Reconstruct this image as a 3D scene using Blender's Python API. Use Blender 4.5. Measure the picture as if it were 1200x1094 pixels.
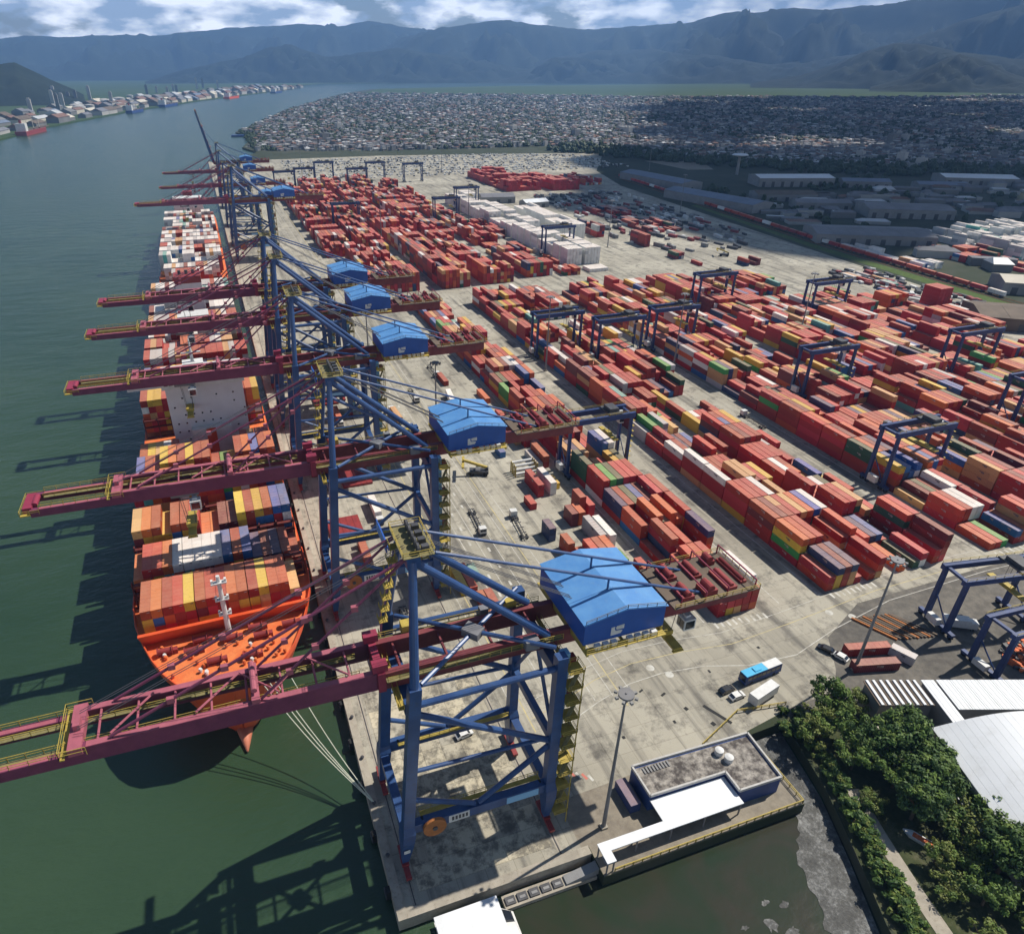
import bpy, math, random
import numpy as np
from mathutils import Vector, Matrix, noise as mnoise

for o in list(bpy.data.objects): bpy.data.objects.remove(o)
S = bpy.context.scene
COL = S.collection
R = math.radians
RND = random.Random(7)

# ------------------------------------------------------------------ camera
CAM = (-12.826, -69.875, 137.0)
cd = bpy.data.cameras.new('camera'); cam = bpy.data.objects.new('camera', cd); COL.objects.link(cam)
cam.location = CAM
cam.rotation_euler = (R(90 - 29.87), 0, R(-18.75))
cd.sensor_fit = 'HORIZONTAL'; cd.sensor_width = 36.0; cd.lens = 36.0 * 814 / 1200.0
cd.shift_x = 65 / 1200.0; cd.shift_y = 0.0
cd.clip_start = 1.0; cd.clip_end = 120000
S.camera = cam

# ------------------------------------------------------------------ sky and sun
SUNDIR = Vector((0.74, 0.15, 1.0)).normalized()
sun_el = math.asin(SUNDIR.z); sun_az = math.atan2(SUNDIR.x, SUNDIR.y)
w = bpy.data.worlds.new('World'); S.world = w; w.use_nodes = True
nt = w.node_tree; nt.nodes.clear()
def N(t, tp, **kw):
    n = t.nodes.new(tp)
    for k, v in kw.items(): setattr(n, k, v)
    return n
sky = N(nt, 'ShaderNodeTexSky', sky_type='NISHITA', sun_disc=False, sun_elevation=sun_el, sun_rotation=sun_az, air_density=1.2, dust_density=0.6, ozone_density=1.5)
tc = N(nt, 'ShaderNodeTexCoord'); sep = N(nt, 'ShaderNodeSeparateXYZ')
nt.links.new(tc.outputs['Generated'], sep.inputs[0])
def M(t, op, a, b=None, c=None, clamp=False):
    n = N(t, 'ShaderNodeMath', operation=op, use_clamp=clamp)
    for i, v in enumerate((a, b, c)):
        if v is None: continue
        if isinstance(v, (int, float)): n.inputs[i].default_value = v
        else: t.links.new(v, n.inputs[i])
    return n.outputs[0]
mpc = N(nt, 'ShaderNodeMapping'); mpc.inputs['Scale'].default_value = (7.0, 7.0, 19.0); mpc.inputs['Location'].default_value = (0.7, 2.1, 0.0); nt.links.new(tc.outputs['Generated'], mpc.inputs[0])
comb = mpc
cn = N(nt, 'ShaderNodeTexNoise'); cn.inputs['Scale'].default_value = 1.0; cn.inputs['Detail'].default_value = 10; cn.inputs['Roughness'].default_value = 0.58
nt.links.new(comb.outputs[0], cn.inputs['Vector'])
cr = N(nt, 'ShaderNodeValToRGB'); cr.color_ramp.elements[0].position = 0.64; cr.color_ramp.elements[1].position = 0.71
# low clouds overlap towards the horizon, overhead there is more blue
lowc = M(nt, 'MULTIPLY', M(nt, 'SUBTRACT', 0.26, sep.outputs[2], clamp=True), 1.22)
nt.links.new(M(nt, 'ADD', cn.outputs['Fac'], lowc), cr.inputs[0])
cn2 = N(nt, 'ShaderNodeTexNoise'); cn2.inputs['Scale'].default_value = 2.6; cn2.inputs['Detail'].default_value = 7
nt.links.new(comb.outputs[0], cn2.inputs['Vector'])
cc = N(nt, 'ShaderNodeValToRGB'); cc.color_ramp.elements[0].position = 0.40; cc.color_ramp.elements[0].color = (9, 11, 14, 1)
cc.color_ramp.elements[1].position = 0.60; cc.color_ramp.elements[1].color = (38, 38, 38, 1)
nt.links.new(cn2.outputs['Fac'], cc.inputs[0])
mx = N(nt, 'ShaderNodeMix', data_type='RGBA')
nt.links.new(cr.outputs[0], mx.inputs['Factor']); nt.links.new(sky.outputs[0], mx.inputs[6]); nt.links.new(cc.outputs[0], mx.inputs[7])
bg = N(nt, 'ShaderNodeBackground'); bg.inputs['Strength'].default_value = 0.05
wo = N(nt, 'ShaderNodeOutputWorld')
nt.links.new(mx.outputs[2], bg.inputs['Color']); nt.links.new(bg.outputs[0], wo.inputs['Surface'])

sl = bpy.data.lights.new('sun', 'SUN'); sl.energy = 5.0; sl.angle = R(0.5); sl.color = (1.0, 0.94, 0.84)
so = bpy.data.objects.new('sun', sl); COL.objects.link(so); so.location = (200, 0, 400)
so.rotation_euler = (-SUNDIR).to_track_quat('-Z', 'Y').to_euler()
S.view_settings.view_transform = 'Standard'; S.view_settings.look = 'None'
S.view_settings.gamma = 1.0; S.view_settings.use_curve_mapping = False
S.view_settings.exposure = 0.28
S.render.engine = 'CYCLES'
S.cycles.volume_bounces = 0; S.cycles.max_bounces = 6

# ------------------------------------------------------------------ materials
def mat(name, col, rough=0.7, var=0.0, vscale=0.3, col2=None, bump=0.0, bscale=2.0, metal=0.0, dirt=0.0, dirtcol=(0.12, 0.09, 0.06), coords='Object', spec=0.4, objrand=0.0, detail=5):
    """procedural paint: base colour, slow noise towards col2, patches of dirt, fine relief"""
    m = bpy.data.materials.new(name); m.use_nodes = True
    t = m.node_tree; b = t.nodes['Principled BSDF']
    b.inputs['Roughness'].default_value = rough; b.inputs['Metallic'].default_value = metal
    b.inputs['Specular IOR Level'].default_value = spec
    tcn = N(t, 'ShaderNodeTexCoord')
    vec = tcn.outputs['Object']
    if coords == 'World':
        g = N(t, 'ShaderNodeNewGeometry'); vec = g.outputs['Position']
    out = None
    rgb = N(t, 'ShaderNodeRGB'); rgb.outputs[0].default_value = (*col, 1); out = rgb.outputs[0]
    if var or col2:
        n1 = N(t, 'ShaderNodeTexNoise'); n1.inputs['Scale'].default_value = vscale; n1.inputs['Detail'].default_value = detail; n1.inputs['Roughness'].default_value = 0.6
        t.links.new(vec, n1.inputs['Vector'])
        r1 = N(t, 'ShaderNodeValToRGB'); r1.color_ramp.elements[0].position = 0.38; r1.color_ramp.elements[1].position = 0.64
        t.links.new(n1.outputs['Fac'], r1.inputs[0])
        c2 = col2 if col2 else tuple(min(1, c * (1 + var)) for c in col)
        mm = N(t, 'ShaderNodeMix', data_type='RGBA'); t.links.new(r1.outputs[0], mm.inputs['Factor']); t.links.new(out, mm.inputs[6]); mm.inputs[7].default_value = (*c2, 1)
        out = mm.outputs[2]
    if dirt:
        n2 = N(t, 'ShaderNodeTexNoise'); n2.inputs['Scale'].default_value = vscale * 4.3; n2.inputs['Detail'].default_value = 8; n2.inputs['Roughness'].default_value = 0.7
        t.links.new(vec, n2.inputs['Vector'])
        r2 = N(t, 'ShaderNodeValToRGB'); r2.color_ramp.elements[0].position = 0.52; r2.color_ramp.elements[1].position = 0.72
        t.links.new(n2.outputs['Fac'], r2.inputs[0])
        mm = N(t, 'ShaderNodeMix', data_type='RGBA'); t.links.new(M(t, 'MULTIPLY', r2.outputs[0], dirt), mm.inputs['Factor']); t.links.new(out, mm.inputs[6]); mm.inputs[7].default_value = (*dirtcol, 1)
        out = mm.outputs[2]
    if objrand:
        oi = N(t, 'ShaderNodeObjectInfo'); hs = N(t, 'ShaderNodeHueSaturation')
        t.links.new(M(t, 'MULTIPLY_ADD', oi.outputs['Random'], objrand * 2, 1 - objrand), hs.inputs['Value']); t.links.new(out, hs.inputs['Color']); out = hs.outputs[0]
    t.links.new(out, b.inputs['Base Color'])
    if bump:
        n3 = N(t, 'ShaderNodeTexNoise'); n3.inputs['Scale'].default_value = bscale; n3.inputs['Detail'].default_value = 6
        t.links.new(vec, n3.inputs['Vector'])
        bp = N(t, 'ShaderNodeBump'); bp.inputs['Strength'].default_value = bump; bp.inputs['Distance'].default_value = 0.2
        t.links.new(n3.outputs['Fac'], bp.inputs['Height']); t.links.new(bp.outputs[0], b.inputs['Normal'])
    return m

def paint_faded_sunlit(name, col, dust_sun=0.28):
    """container paint: roofs take bleaching, dust and a painted warm sunlit tone, walls keep the paint; tint differs from box to box"""
    m = bpy.data.materials.new(name); m.use_nodes = True
    t = m.node_tree; b = t.nodes['Principled BSDF']; b.inputs['Roughness'].default_value = 0.55
    b.inputs['Specular IOR Level'].default_value = 0.35
    g = N(t, 'ShaderNodeNewGeometry'); sp = N(t, 'ShaderNodeSeparateXYZ'); t.links.new(g.outputs['True Normal'], sp.inputs[0])
    up = M(t, 'GREATER_THAN', sp.outputs[2], 0.7)
    n1 = N(t, 'ShaderNodeTexNoise'); n1.inputs['Scale'].default_value = 0.35; n1.inputs['Detail'].default_value = 6; n1.inputs['Roughness'].default_value = 0.65
    t.links.new(g.outputs['Position'], n1.inputs['Vector'])
    oi = N(t, 'ShaderNodeObjectInfo')
    # tint per box for joined boxes comes from a coarse cell noise in world space
    wn = N(t, 'ShaderNodeTexWhiteNoise', noise_dimensions='3D'); sn = N(t, 'ShaderNodeVectorMath', operation='SNAP'); sn.inputs[1].default_value = (2.6, 12.5, 2.62)
    t.links.new(g.outputs['Position'], sn.inputs[0]); t.links.new(sn.outputs[0], wn.inputs['Vector'])
    val = M(t, 'ADD', M(t, 'MULTIPLY', oi.outputs['Random'], 0.28), M(t, 'MULTIPLY_ADD', wn.outputs['Value'], 0.22, 0.74))
    hs = N(t, 'ShaderNodeHueSaturation'); hs.inputs['Color'].default_value = (*col, 1); t.links.new(val, hs.inputs['Value'])
    t.links.new(M(t, 'MULTIPLY_ADD', oi.outputs['Random'], 0.024, 0.488), hs.inputs['Hue'])
    mm = N(t, 'ShaderNodeMix', data_type='RGBA')
    t.links.new(M(t, 'MULTIPLY', up, M(t, 'MULTIPLY_ADD', n1.outputs['Fac'], 0.45, dust_sun - 0.22)), mm.inputs['Factor'])  # up-facing faces go paler and warmer: dust, fading and painted sun warmth
    t.links.new(hs.outputs[0], mm.inputs[6]); mm.inputs[7].default_value = (0.66, 0.40, 0.26, 1)
    n2 = N(t, 'ShaderNodeTexNoise'); n2.inputs['Scale'].default_value = 1.1; n2.inputs['Detail'].default_value = 8; n2.inputs['Roughness'].default_value = 0.75
    t.links.new(g.outputs['Position'], n2.inputs['Vector'])
    r2 = N(t, 'ShaderNodeValToRGB'); r2.color_ramp.elements[0].position = 0.56; r2.color_ramp.elements[1].position = 0.74; t.links.new(n2.outputs['Fac'], r2.inputs[0])
    m2 = N(t, 'ShaderNodeMix', data_type='RGBA'); t.links.new(M(t, 'MULTIPLY', r2.outputs[0], 0.55), m2.inputs['Factor']); t.links.new(mm.outputs[2], m2.inputs[6]); m2.inputs[7].default_value = (0.09, 0.045, 0.03, 1)
    t.links.new(m2.outputs[2], b.inputs['Base Color'])
    wv = N(t, 'ShaderNodeTexWave', wave_type='BANDS', bands_direction='Y'); wv.inputs['Scale'].default_value = 1.1
    t.links.new(g.outputs['Position'], wv.inputs['Vector'])
    bp = N(t, 'ShaderNodeBump'); bp.inputs['Strength'].default_value = 0.25; bp.inputs['Distance'].default_value = 0.04
    t.links.new(wv.outputs['Fac'], bp.inputs['Height']); t.links.new(bp.outputs[0], b.inputs['Normal'])
    return m

CCOL = [('brick red', (0.39, 0.027, 0.019)), ('bright red', (0.50, 0.036, 0.032)), ('rust red', (0.33, 0.047, 0.024)), ('dark maroon', (0.17, 0.025, 0.03)),
        ('orange', (0.56, 0.125, 0.035)), ('tan', (0.58, 0.34, 0.14)), ('yellow', (0.62, 0.42, 0.05)), ('blue', (0.03, 0.12, 0.36)), ('navy blue', (0.03, 0.05, 0.14)),
        ('white', (0.78, 0.78, 0.75)), ('pale grey', (0.45, 0.47, 0.48)), ('green', (0.05, 0.32, 0.09)), ('dark green', (0.03, 0.10, 0.06)), ('teal', (0.10, 0.40, 0.38))]
CM = [paint_faded_sunlit('paint_' + n.replace(' ', '_'), c) for n, c in CCOL]
CI = {n: i for i, (n, c) in enumerate(CCOL)}

MT = {}
MT['crane_blue'] = mat('crane_blue', (0.018, 0.054, 0.165), 0.4, 0, 0.25, (0.03, 0.08, 0.215), dirt=0.55, dirtcol=(0.05, 0.06, 0.09), spec=0.5)
MT['maroon'] = mat('crane_maroon', (0.14, 0.028, 0.072), 0.5, 0, 0.25, (0.19, 0.045, 0.09), dirt=0.45, dirtcol=(0.1, 0.03, 0.03))
MT['girder'] = mat('landside_girder_maroon', (0.16, 0.028, 0.04), 0.55, 0, 0.25, (0.21, 0.05, 0.05), dirt=0.5, dirtcol=(0.07, 0.035, 0.03))
MT['pink'] = mat('pink_steel_sunlit_tops', (0.32, 0.09, 0.12), 0.55, 0.2, 0.6)  # pink of struts and pulley beams; on girder tops it paints sunlight
MT['crimson'] = mat('crimson', (0.24, 0.025, 0.055), 0.5, 0.2, 0.4, dirt=0.3)
MT['rail_yellow'] = mat('railing_yellow', (0.36, 0.27, 0.05), 0.6, 0.3, 0.8, dirt=0.4)
MT['grating'] = mat('steel_grating', (0.16, 0.14, 0.06), 0.7, 0.4, 1.0)
MT['house_wall'] = mat('house_wall_blue', (0.022, 0.085, 0.33), 0.5, 0.15, 0.3, dirt=0.15)
MT['house_roof'] = mat('house_roof_blue', (0.07, 0.22, 0.50), 0.5, 0, 0.25, (0.10, 0.27, 0.54), dirt=0.25, dirtcol=(0.2, 0.3, 0.4))
MT['white'] = mat('white_paint', (0.66, 0.66, 0.65), 0.5, 0, 0.5, (0.56, 0.56, 0.54), dirt=0.25, dirtcol=(0.4, 0.38, 0.34))
MT['red_steel'] = mat('red_steel', (0.22, 0.03, 0.03), 0.5, 0.3, 0.7, dirt=0.4)
MT['steel'] = mat('dark_steel', (0.05, 0.05, 0.055), 0.5, 0.5, 0.8)
MT['rubber'] = mat('rubber', (0.018, 0.018, 0.018), 0.85)
MT['rope'] = mat('steel_rope', (0.10, 0.10, 0.11), 0.5)
MT['moor'] = mat('mooring_rope', (0.55, 0.56, 0.45), 0.8)
MT['rust'] = mat('rust', (0.30, 0.11, 0.03), 0.8, 0.4, 0.5, dirt=0.4)
MT['glass'] = mat('dark_glass', (0.015, 0.02, 0.03), 0.08, spec=0.8)
MT['rtg_blue'] = mat('rtg_blue', (0.016, 0.038, 0.125), 0.5, 0.3, 0.3, dirt=0.3)
MT['mast'] = mat('mast_steel', (0.16, 0.16, 0.17), 0.5, 0.2, 0.5)
MT['lightblue'] = mat('light_blue_board', (0.22, 0.45, 0.68), 0.5)
MT['hull_red'] = mat('hull_red', (0.62, 0.075, 0.02), 0.45, 0, 0.12, (0.68, 0.11, 0.035), dirt=0.25, dirtcol=(0.3, 0.05, 0.02))
MT['deck_red'] = mat('deck_orange', (0.62, 0.13, 0.035), 0.7, 0, 0.3, (0.68, 0.2, 0.06), dirt=0.4, dirtcol=(0.35, 0.07, 0.03))
MT['bulb'] = mat('bulb_paint', (0.42, 0.14, 0.08), 0.6, 0.2, 0.5)
MT['lash'] = mat('lashing_maroon', (0.10, 0.018, 0.015), 0.7, 0.4, 0.5)
MT['ship_grey'] = mat('superstructure_grey', (0.58, 0.58, 0.61), 0.5, 0.08, 0.2)
MT['asphalt'] = mat('asphalt', (0.055, 0.055, 0.055), 0.9, 0.5, 0.1, coords='World')
MT['line_white'] = mat('line_white', (0.58, 0.57, 0.52), 0.8, 0, 0.5, (0.36, 0.34, 0.29), coords='World')
MT['line_yellow'] = mat('line_yellow', (0.55, 0.45, 0.2), 0.8, 0, 0.4, (0.4, 0.35, 0.2), coords='World')
MT['line_red'] = mat('line_red', (0.5, 0.16, 0.12), 0.8)
MT['kerb'] = mat('kerb_concrete', (0.30, 0.27, 0.22), 0.9, 0.3, 0.3, dirt=0.5, coords='World')
MT['roof_grey'] = mat('roof_grey', (0.14, 0.14, 0.155), 0.6, 0.35, 0.05, dirt=0.3, coords='World')
MT['roof_white'] = mat('roof_white', (0.66, 0.68, 0.70), 0.55, 0.12, 0.05, dirt=0.35, dirtcol=(0.45, 0.45, 0.42), coords='World')
MT['roof_brown'] = mat('roof_brown', (0.10, 0.075, 0.055), 0.8, 0.5, 0.1, dirt=0.4, coords='World')
MT['roof_blue'] = mat('roof_slate', (0.12, 0.15, 0.21), 0.6, 0.25, 0.05, coords='World')
MT['wall_grey'] = mat('wall_grey', (0.22, 0.22, 0.22), 0.8, 0.2, 0.1, dirt=0.3, coords='World')
MT['wall_cream'] = mat('wall_cream', (0.5, 0.46, 0.38), 0.8, 0.15, 0.1, coords='World')
MT['roof_dirty'] = mat('roof_dirty', (0.07, 0.06, 0.055), 0.9, 0, 0.55, (0.36, 0.33, 0.29), dirt=0.85, dirtcol=(0.03, 0.03, 0.03), coords='World')
MT['bark'] = mat('bark', (0.10, 0.07, 0.045), 0.9, 0.4, 1.5)
MT['car_black'] = mat('car_black', (0.02, 0.02, 0.022), 0.25, spec=0.6)
MT['bus_blue'] = mat('bus_blue', (0.05, 0.38, 0.62), 0.4, 0.1, 0.5)
MT['navy'] = mat('navy_wall', (0.02, 0.05, 0.17), 0.6, 0.3, 0.3)
MT['orange'] = mat('orange_scrap', (0.55, 0.13, 0.04), 0.7, 0.5, 0.8)

# ------------------------------------------------------------------ helpers
class MB:
    def __init__(s): s.v = []; s.f = []; s.m = []
    def add(s, vs, fs, mi=0):
        k = len(s.v); s.v.extend(tuple(v) for v in vs); s.f.extend(tuple(i + k for i in f) for f in fs); s.m.extend([mi] * len(fs)); return s
    def hexa(s, p, mi=0):   # 8 points: bottom loop then top loop
        return s.add(p, [(3, 2, 1, 0), (4, 5, 6, 7), (0, 1, 5, 4), (1, 2, 6, 5), (2, 3, 7, 6), (3, 0, 4, 7)], mi)
    def box(s, x0, y0, z0, x1, y1, z1, mi=0):
        return s.hexa([(x0, y0, z0), (x1, y0, z0), (x1, y1, z0), (x0, y1, z0), (x0, y0, z1), (x1, y0, z1), (x1, y1, z1), (x0, y1, z1)], mi)
    def cbox(s, x, y, z, sx, sy, sz, mi=0, rz=0.0):   # centred in x,y, standing on z
        c, n = math.cos(rz), math.sin(rz); q = [(-sx / 2, -sy / 2), (sx / 2, -sy / 2), (sx / 2, sy / 2), (-sx / 2, sy / 2)]
        q = [(x + a * c - b * n, y + a * n + b * c) for a, b in q]
        return s.hexa([(a, b, z) for a, b in q] + [(a, b, z + sz) for a, b in q], mi)
    def beam(s, p, q, w, h, mi=0):
        p, q = Vector(p), Vector(q); d = (q - p).normalized()
        u = Vector((0, 0, 1)) if abs(d.z) < 0.95 else Vector((1, 0, 0))
        a = d.cross(u).normalized() * (w / 2); b = a.cross(d).normalized() * (h / 2)
        return s.hexa([p - a - b, p + a - b, q + a - b, q - a - b, p - a + b, p + a + b, q + a + b, q - a + b], mi)
    def tube(s, p, q, r, n=8, r2=None, mi=0, cap=True):
        p, q = Vector(p), Vector(q); d = (q - p).normalized(); r2 = r if r2 is None else r2
        u = Vector((0, 0, 1)) if abs(d.z) < 0.9 else Vector((1, 0, 0))
        a = d.cross(u).normalized(); b = a.cross(d)
        vs = []
        for (c, rr) in ((p, r), (q, r2)):
            for i in range(n):
                t = 2 * math.pi * i / n; vs.append(c + a * (rr * math.cos(t)) + b * (rr * math.sin(t)))
        fs = [(i, (i + 1) % n, n + (i + 1) % n, n + i) for i in range(n)]
        if cap: fs += [tuple(range(n - 1, -1, -1)), tuple(range(n, 2 * n))]
        return s.add(vs, fs, mi)
    def prism(s, poly, z0, z1, mi=0, top=None):
        n = len(poly); vs = [(x, y, z0) for x, y in poly] + [(x, y, z1) for x, y in poly]
        s.add(vs, [(i, (i + 1) % n, n + (i + 1) % n, n + i) for i in range(n)] + [tuple(range(n - 1, -1, -1))], mi)
        return s.add(vs[n:], [tuple(range(n))], mi if top is None else top)
    def sheet(s, poly, z, mi=0): return s.add([(x, y, z) for x, y in poly], [tuple(range(len(poly)))], mi)
    def loft(s, secs, mi=0, cap=True, closed=True):
        n = len(secs[0]); vs = [p for sec in secs for p in sec]; fs = []
        for k in range(len(secs) - 1):
            for i in range(n if closed else n - 1):
                j = (i + 1) % n; fs.append((k * n + i, k * n + j, (k + 1) * n + j, (k + 1) * n + i))
        if cap: fs += [tuple(range(n - 1, -1, -1)), tuple((len(secs) - 1) * n + i for i in range(n))]
        return s.add(vs, fs, mi)
    def xf(s, M4):
        s.v = [tuple(M4 @ Vector(v)) for v in s.v]; return s
    def mesh(s, name, mats, smooth=False):
        me = bpy.data.meshes.new(name); me.from_pydata(s.v, [], s.f)
        if not isinstance(mats, (list, tuple)): mats = [mats]
        for m in mats: me.materials.append(m)
        if len(mats) > 1: me.polygons.foreach_set('material_index', s.m)
        if smooth: me.polygons.foreach_set('use_smooth', [True] * len(me.polygons))
        me.update(); return me
    def build(s, name, mats, parent=None, loc=None, smooth=False, rz=0.0):
        o = bpy.data.objects.new(name, s.mesh(name, mats, smooth)); COL.objects.link(o)
        if parent: o.parent = parent
        if loc: o.location = loc
        if rz: o.rotation_euler = (0, 0, rz)
        return o
def tag(o, label=None, cat=None, group=None, kind=None):
    if label: o['label'] = label
    if cat: o['category'] = cat
    if group: o['group'] = group
    if kind: o['kind'] = kind
    return o
def empty(name, loc=(0, 0, 0), rz=0.0):
    o = bpy.data.objects.new(name, None); COL.objects.link(o); o.location = loc; o.rotation_euler = (0, 0, rz); o.empty_display_size = 0.5; return o
def kids(o): return KID.get(o.name, None) if False else [c for c in o.children]
def copy_tree(o, parent=None):
    c = o.copy(); COL.objects.link(c)
    if parent: c.parent = parent
    for ch in list(o.children): copy_tree(ch, c)
    return c
def struct(mb, name, mats, smooth=False, parent=None):
    o = mb.build(name, mats, parent, smooth=smooth)
    if not parent: o['kind'] = 'structure'
    return o
def inpoly(x, y, poly):
    c = False; n = len(poly); j = n - 1
    for i in range(n):
        xi, yi = poly[i]; xj, yj = poly[j]
        if (yi > y) != (yj > y) and x < (xj - xi) * (y - yi) / (yj - yi) + xi: c = not c
        j = i
    return c
# camera frame, used only to leave out what the photograph cannot see and to rank things by size
_th, _ya = R(29.87), R(-18.75)
_rt = np.array([math.cos(_ya), math.sin(_ya), 0]); _fw = np.array([-math.sin(_ya), math.cos(_ya), 0]); _up = np.array([0, 0, 1.0])
_zc = _fw * math.cos(_th) - _up * math.sin(_th); _yc = -_up * math.cos(_th) - _fw * math.sin(_th)
def proj(p):
    d = np.array(p, float) - np.array(CAM); z = d @ _zc
    return 535 + 814 * (d @ _rt) / z, 547 + 814 * (d @ _yc) / z, z
def inview(x, y, z=0, m=60):
    u, v, d = proj((x, y, z)); return d > 1 and -m < u < 1200 + m and -m < v < 1094 + m
def far_point(u, v, dist):   # a place at a given distance in the direction of a landmark
    r = _rt * (u - 535) / 814 + _yc * (v - 547) / 814 + _zc
    k = dist / math.hypot(r[0], r[1]); return CAM[0] + r[0] * k, CAM[1] + r[1] * k, CAM[2] + r[2] * k

# ------------------------------------------------------------------ water
m = bpy.data.materials.new('harbour_water'); m.use_nodes = True; t = m.node_tree; b = t.nodes['Principled BSDF']
b.inputs['Roughness'].default_value = 0.27; b.inputs['IOR'].default_value = 1.33; b.inputs['Specular IOR Level'].default_value = 0.85
g = N(t, 'ShaderNodeNewGeometry')
n1 = N(t, 'ShaderNodeTexNoise'); n1.inputs['Scale'].default_value = 0.012; n1.inputs['Detail'].default_value = 6; t.links.new(g.outputs['Position'], n1.inputs['Vector'])
r1 = N(t, 'ShaderNodeValToRGB'); r1.color_ramp.elements[0].position = 0.3; r1.color_ramp.elements[0].color = (0.020, 0.046, 0.023, 1); r1.color_ramp.elements[1].position = 0.75; r1.color_ramp.elements[1].color = (0.036, 0.067, 0.034, 1)
t.links.new(n1.outputs['Fac'], r1.inputs[0]); t.links.new(r1.outputs[0], b.inputs['Base Color'])
mp = N(t, 'ShaderNodeMapping'); mp.inputs['Rotation'].default_value = (0, 0, 0.5); mp.inputs['Scale'].default_value = (1, 2.2, 1); t.links.new(g.outputs['Position'], mp.inputs[0])
n2 = N(t, 'ShaderNodeTexNoise'); n2.inputs['Scale'].default_value = 0.22; n2.inputs['Detail'].default_value = 8; n2.inputs['Roughness'].default_value = 0.62; t.links.new(mp.outputs[0], n2.inputs['Vector'])
n3 = N(t, 'ShaderNodeTexNoise'); n3.inputs['Scale'].default_value = 0.02; n3.inputs['Detail'].default_value = 3; t.links.new(g.outputs['Position'], n3.inputs['Vector'])
bp = N(t, 'ShaderNodeBump'); bp.inputs['Distance'].default_value = 1.4
t.links.new(M(t, 'MULTIPLY_ADD', n3.outputs['Fac'], 0.26, 0.10), bp.inputs['Strength'])
n4 = N(t, 'ShaderNodeTexNoise'); n4.inputs['Scale'].default_value = 0.045; n4.inputs['Detail'].default_value = 4; t.links.new(mp.outputs[0], n4.inputs['Vector'])
t.links.new(M(t, 'ADD', n2.outputs['Fac'], M(t, 'MULTIPLY', n4.outputs['Fac'], 2.6)), bp.inputs['Height']); t.links.new(bp.outputs[0], b.inputs['Normal'])
MT['water'] = m
struct(MB().sheet([(-8800, -412), (15300, -412), (15300, 15300), (-8800, 15300)], -3.0), 'water', MT['water'])

# ------------------------------------------------------------------ land
def ground_mat(name, cols, s1, s2, rough=0.95, bump=0.3):
    m = bpy.data.materials.new(name); m.use_nodes = True; t = m.node_tree; b = t.nodes['Principled BSDF']; b.inputs['Roughness'].default_value = rough; b.inputs['Specular IOR Level'].default_value = 0.2
    g = N(t, 'ShaderNodeNewGeometry'); a = N(t, 'ShaderNodeTexNoise'); a.inputs['Scale'].default_value = s1; a.inputs['Detail'].default_value = 8; a.inputs['Roughness'].default_value = 0.6; t.links.new(g.outputs['Position'], a.inputs['Vector'])
    c = N(t, 'ShaderNodeTexNoise'); c.inputs['Scale'].default_value = s2; c.inputs['Detail'].default_value = 8; c.inputs['Roughness'].default_value = 0.7; t.links.new(g.outputs['Position'], c.inputs['Vector'])
    r = N(t, 'ShaderNodeValToRGB'); els = r.color_ramp.elements
    while len(els) < len(cols): els.new(0.5)
    for i, cc_ in enumerate(cols): els[i].position = 0.3 + 0.4 * i / (len(cols) - 1); els[i].color = (*cc_, 1)
    t.links.new(M(t, 'ADD', M(t, 'MULTIPLY', a.outputs['Fac'], 0.5), M(t, 'MULTIPLY', c.outputs['Fac'], 0.5)), r.inputs[0]); t.links.new(r.outputs[0], b.inputs['Base Color'])
    bp = N(t, 'ShaderNodeBump'); bp.inputs['Strength'].default_value = bump; bp.inputs['Distance'].default_value = 0.3
    t.links.new(c.outputs['Fac'], bp.inputs['Height']); t.links.new(bp.outputs[0], b.inputs['Normal']); return m
MT['soil'] = ground_mat('soil_and_scrub', [(0.022, 0.032, 0.016), (0.042, 0.052, 0.03), (0.085, 0.082, 0.065)], 0.004, 0.03)
MT['plain'] = ground_mat('green_plain', [(0.025, 0.05, 0.016), (0.042, 0.075, 0.022), (0.06, 0.085, 0.032)], 0.0012, 0.006)
MT['dirt'] = ground_mat('packed_dirt', [(0.14, 0.12, 0.10), (0.24, 0.21, 0.165), (0.33, 0.29, 0.23)], 0.05, 0.4)
MT['dirt_dark'] = ground_mat('oily_dirt', [(0.07, 0.065, 0.06), (0.13, 0.12, 0.105), (0.21, 0.19, 0.16)], 0.05, 0.4)
MT['bank'] = ground_mat('overgrown_bank', [(0.022, 0.034, 0.013), (0.055, 0.065, 0.028), (0.15, 0.135, 0.09)], 0.09, 0.7)
MT['mud'] = ground_mat('tidal_mud', [(0.03, 0.03, 0.028), (0.10, 0.10, 0.095), (0.34, 0.345, 0.34)], 0.25, 1.6, 0.5, 1.0)
MT['grassland'] = ground_mat('grass', [(0.035, 0.06, 0.015), (0.07, 0.11, 0.025), (0.12, 0.14, 0.05)], 0.05, 0.4)
SHORE = [(88, -5.5), (88, 13), (99, 13.5), (95, -4), (90, -17), (84.5, -30), (79, -48), (70, -90), (60, -400)]
COAST = [(5000, 6600), (2600, 6300), (1250, 5600), (863, 4684), (560, 3700), (300, 2842), (180, 2300), (80, 1894), (110, 1720), (70, 1500), (90, 1400), (60, 1300), (0, 1265)]
LAND = [(0, 0), (39.5, 0), (39.5, -5.5)] + SHORE + [(15300, -400), (15300, 7300)] + COAST
struct(MB().prism(LAND, -7, 0.0), 'ground', MT['soil'])
FARLAND = [(-8800, 1000), (-3000, 1200), (-800, 1500), (-426, 1850), (-390, 2243), (-209, 3080), (55, 3979), (450, 5100), (700, 6500), (1200, 7700), (2600, 8250), (4200, 8000), (6000, 7800), (15300, 8600), (15300, 15300), (-8800, 15300)]
struct(MB().prism(FARLAND, -7, 0.0), 'far_shore', MT['plain'])
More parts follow.
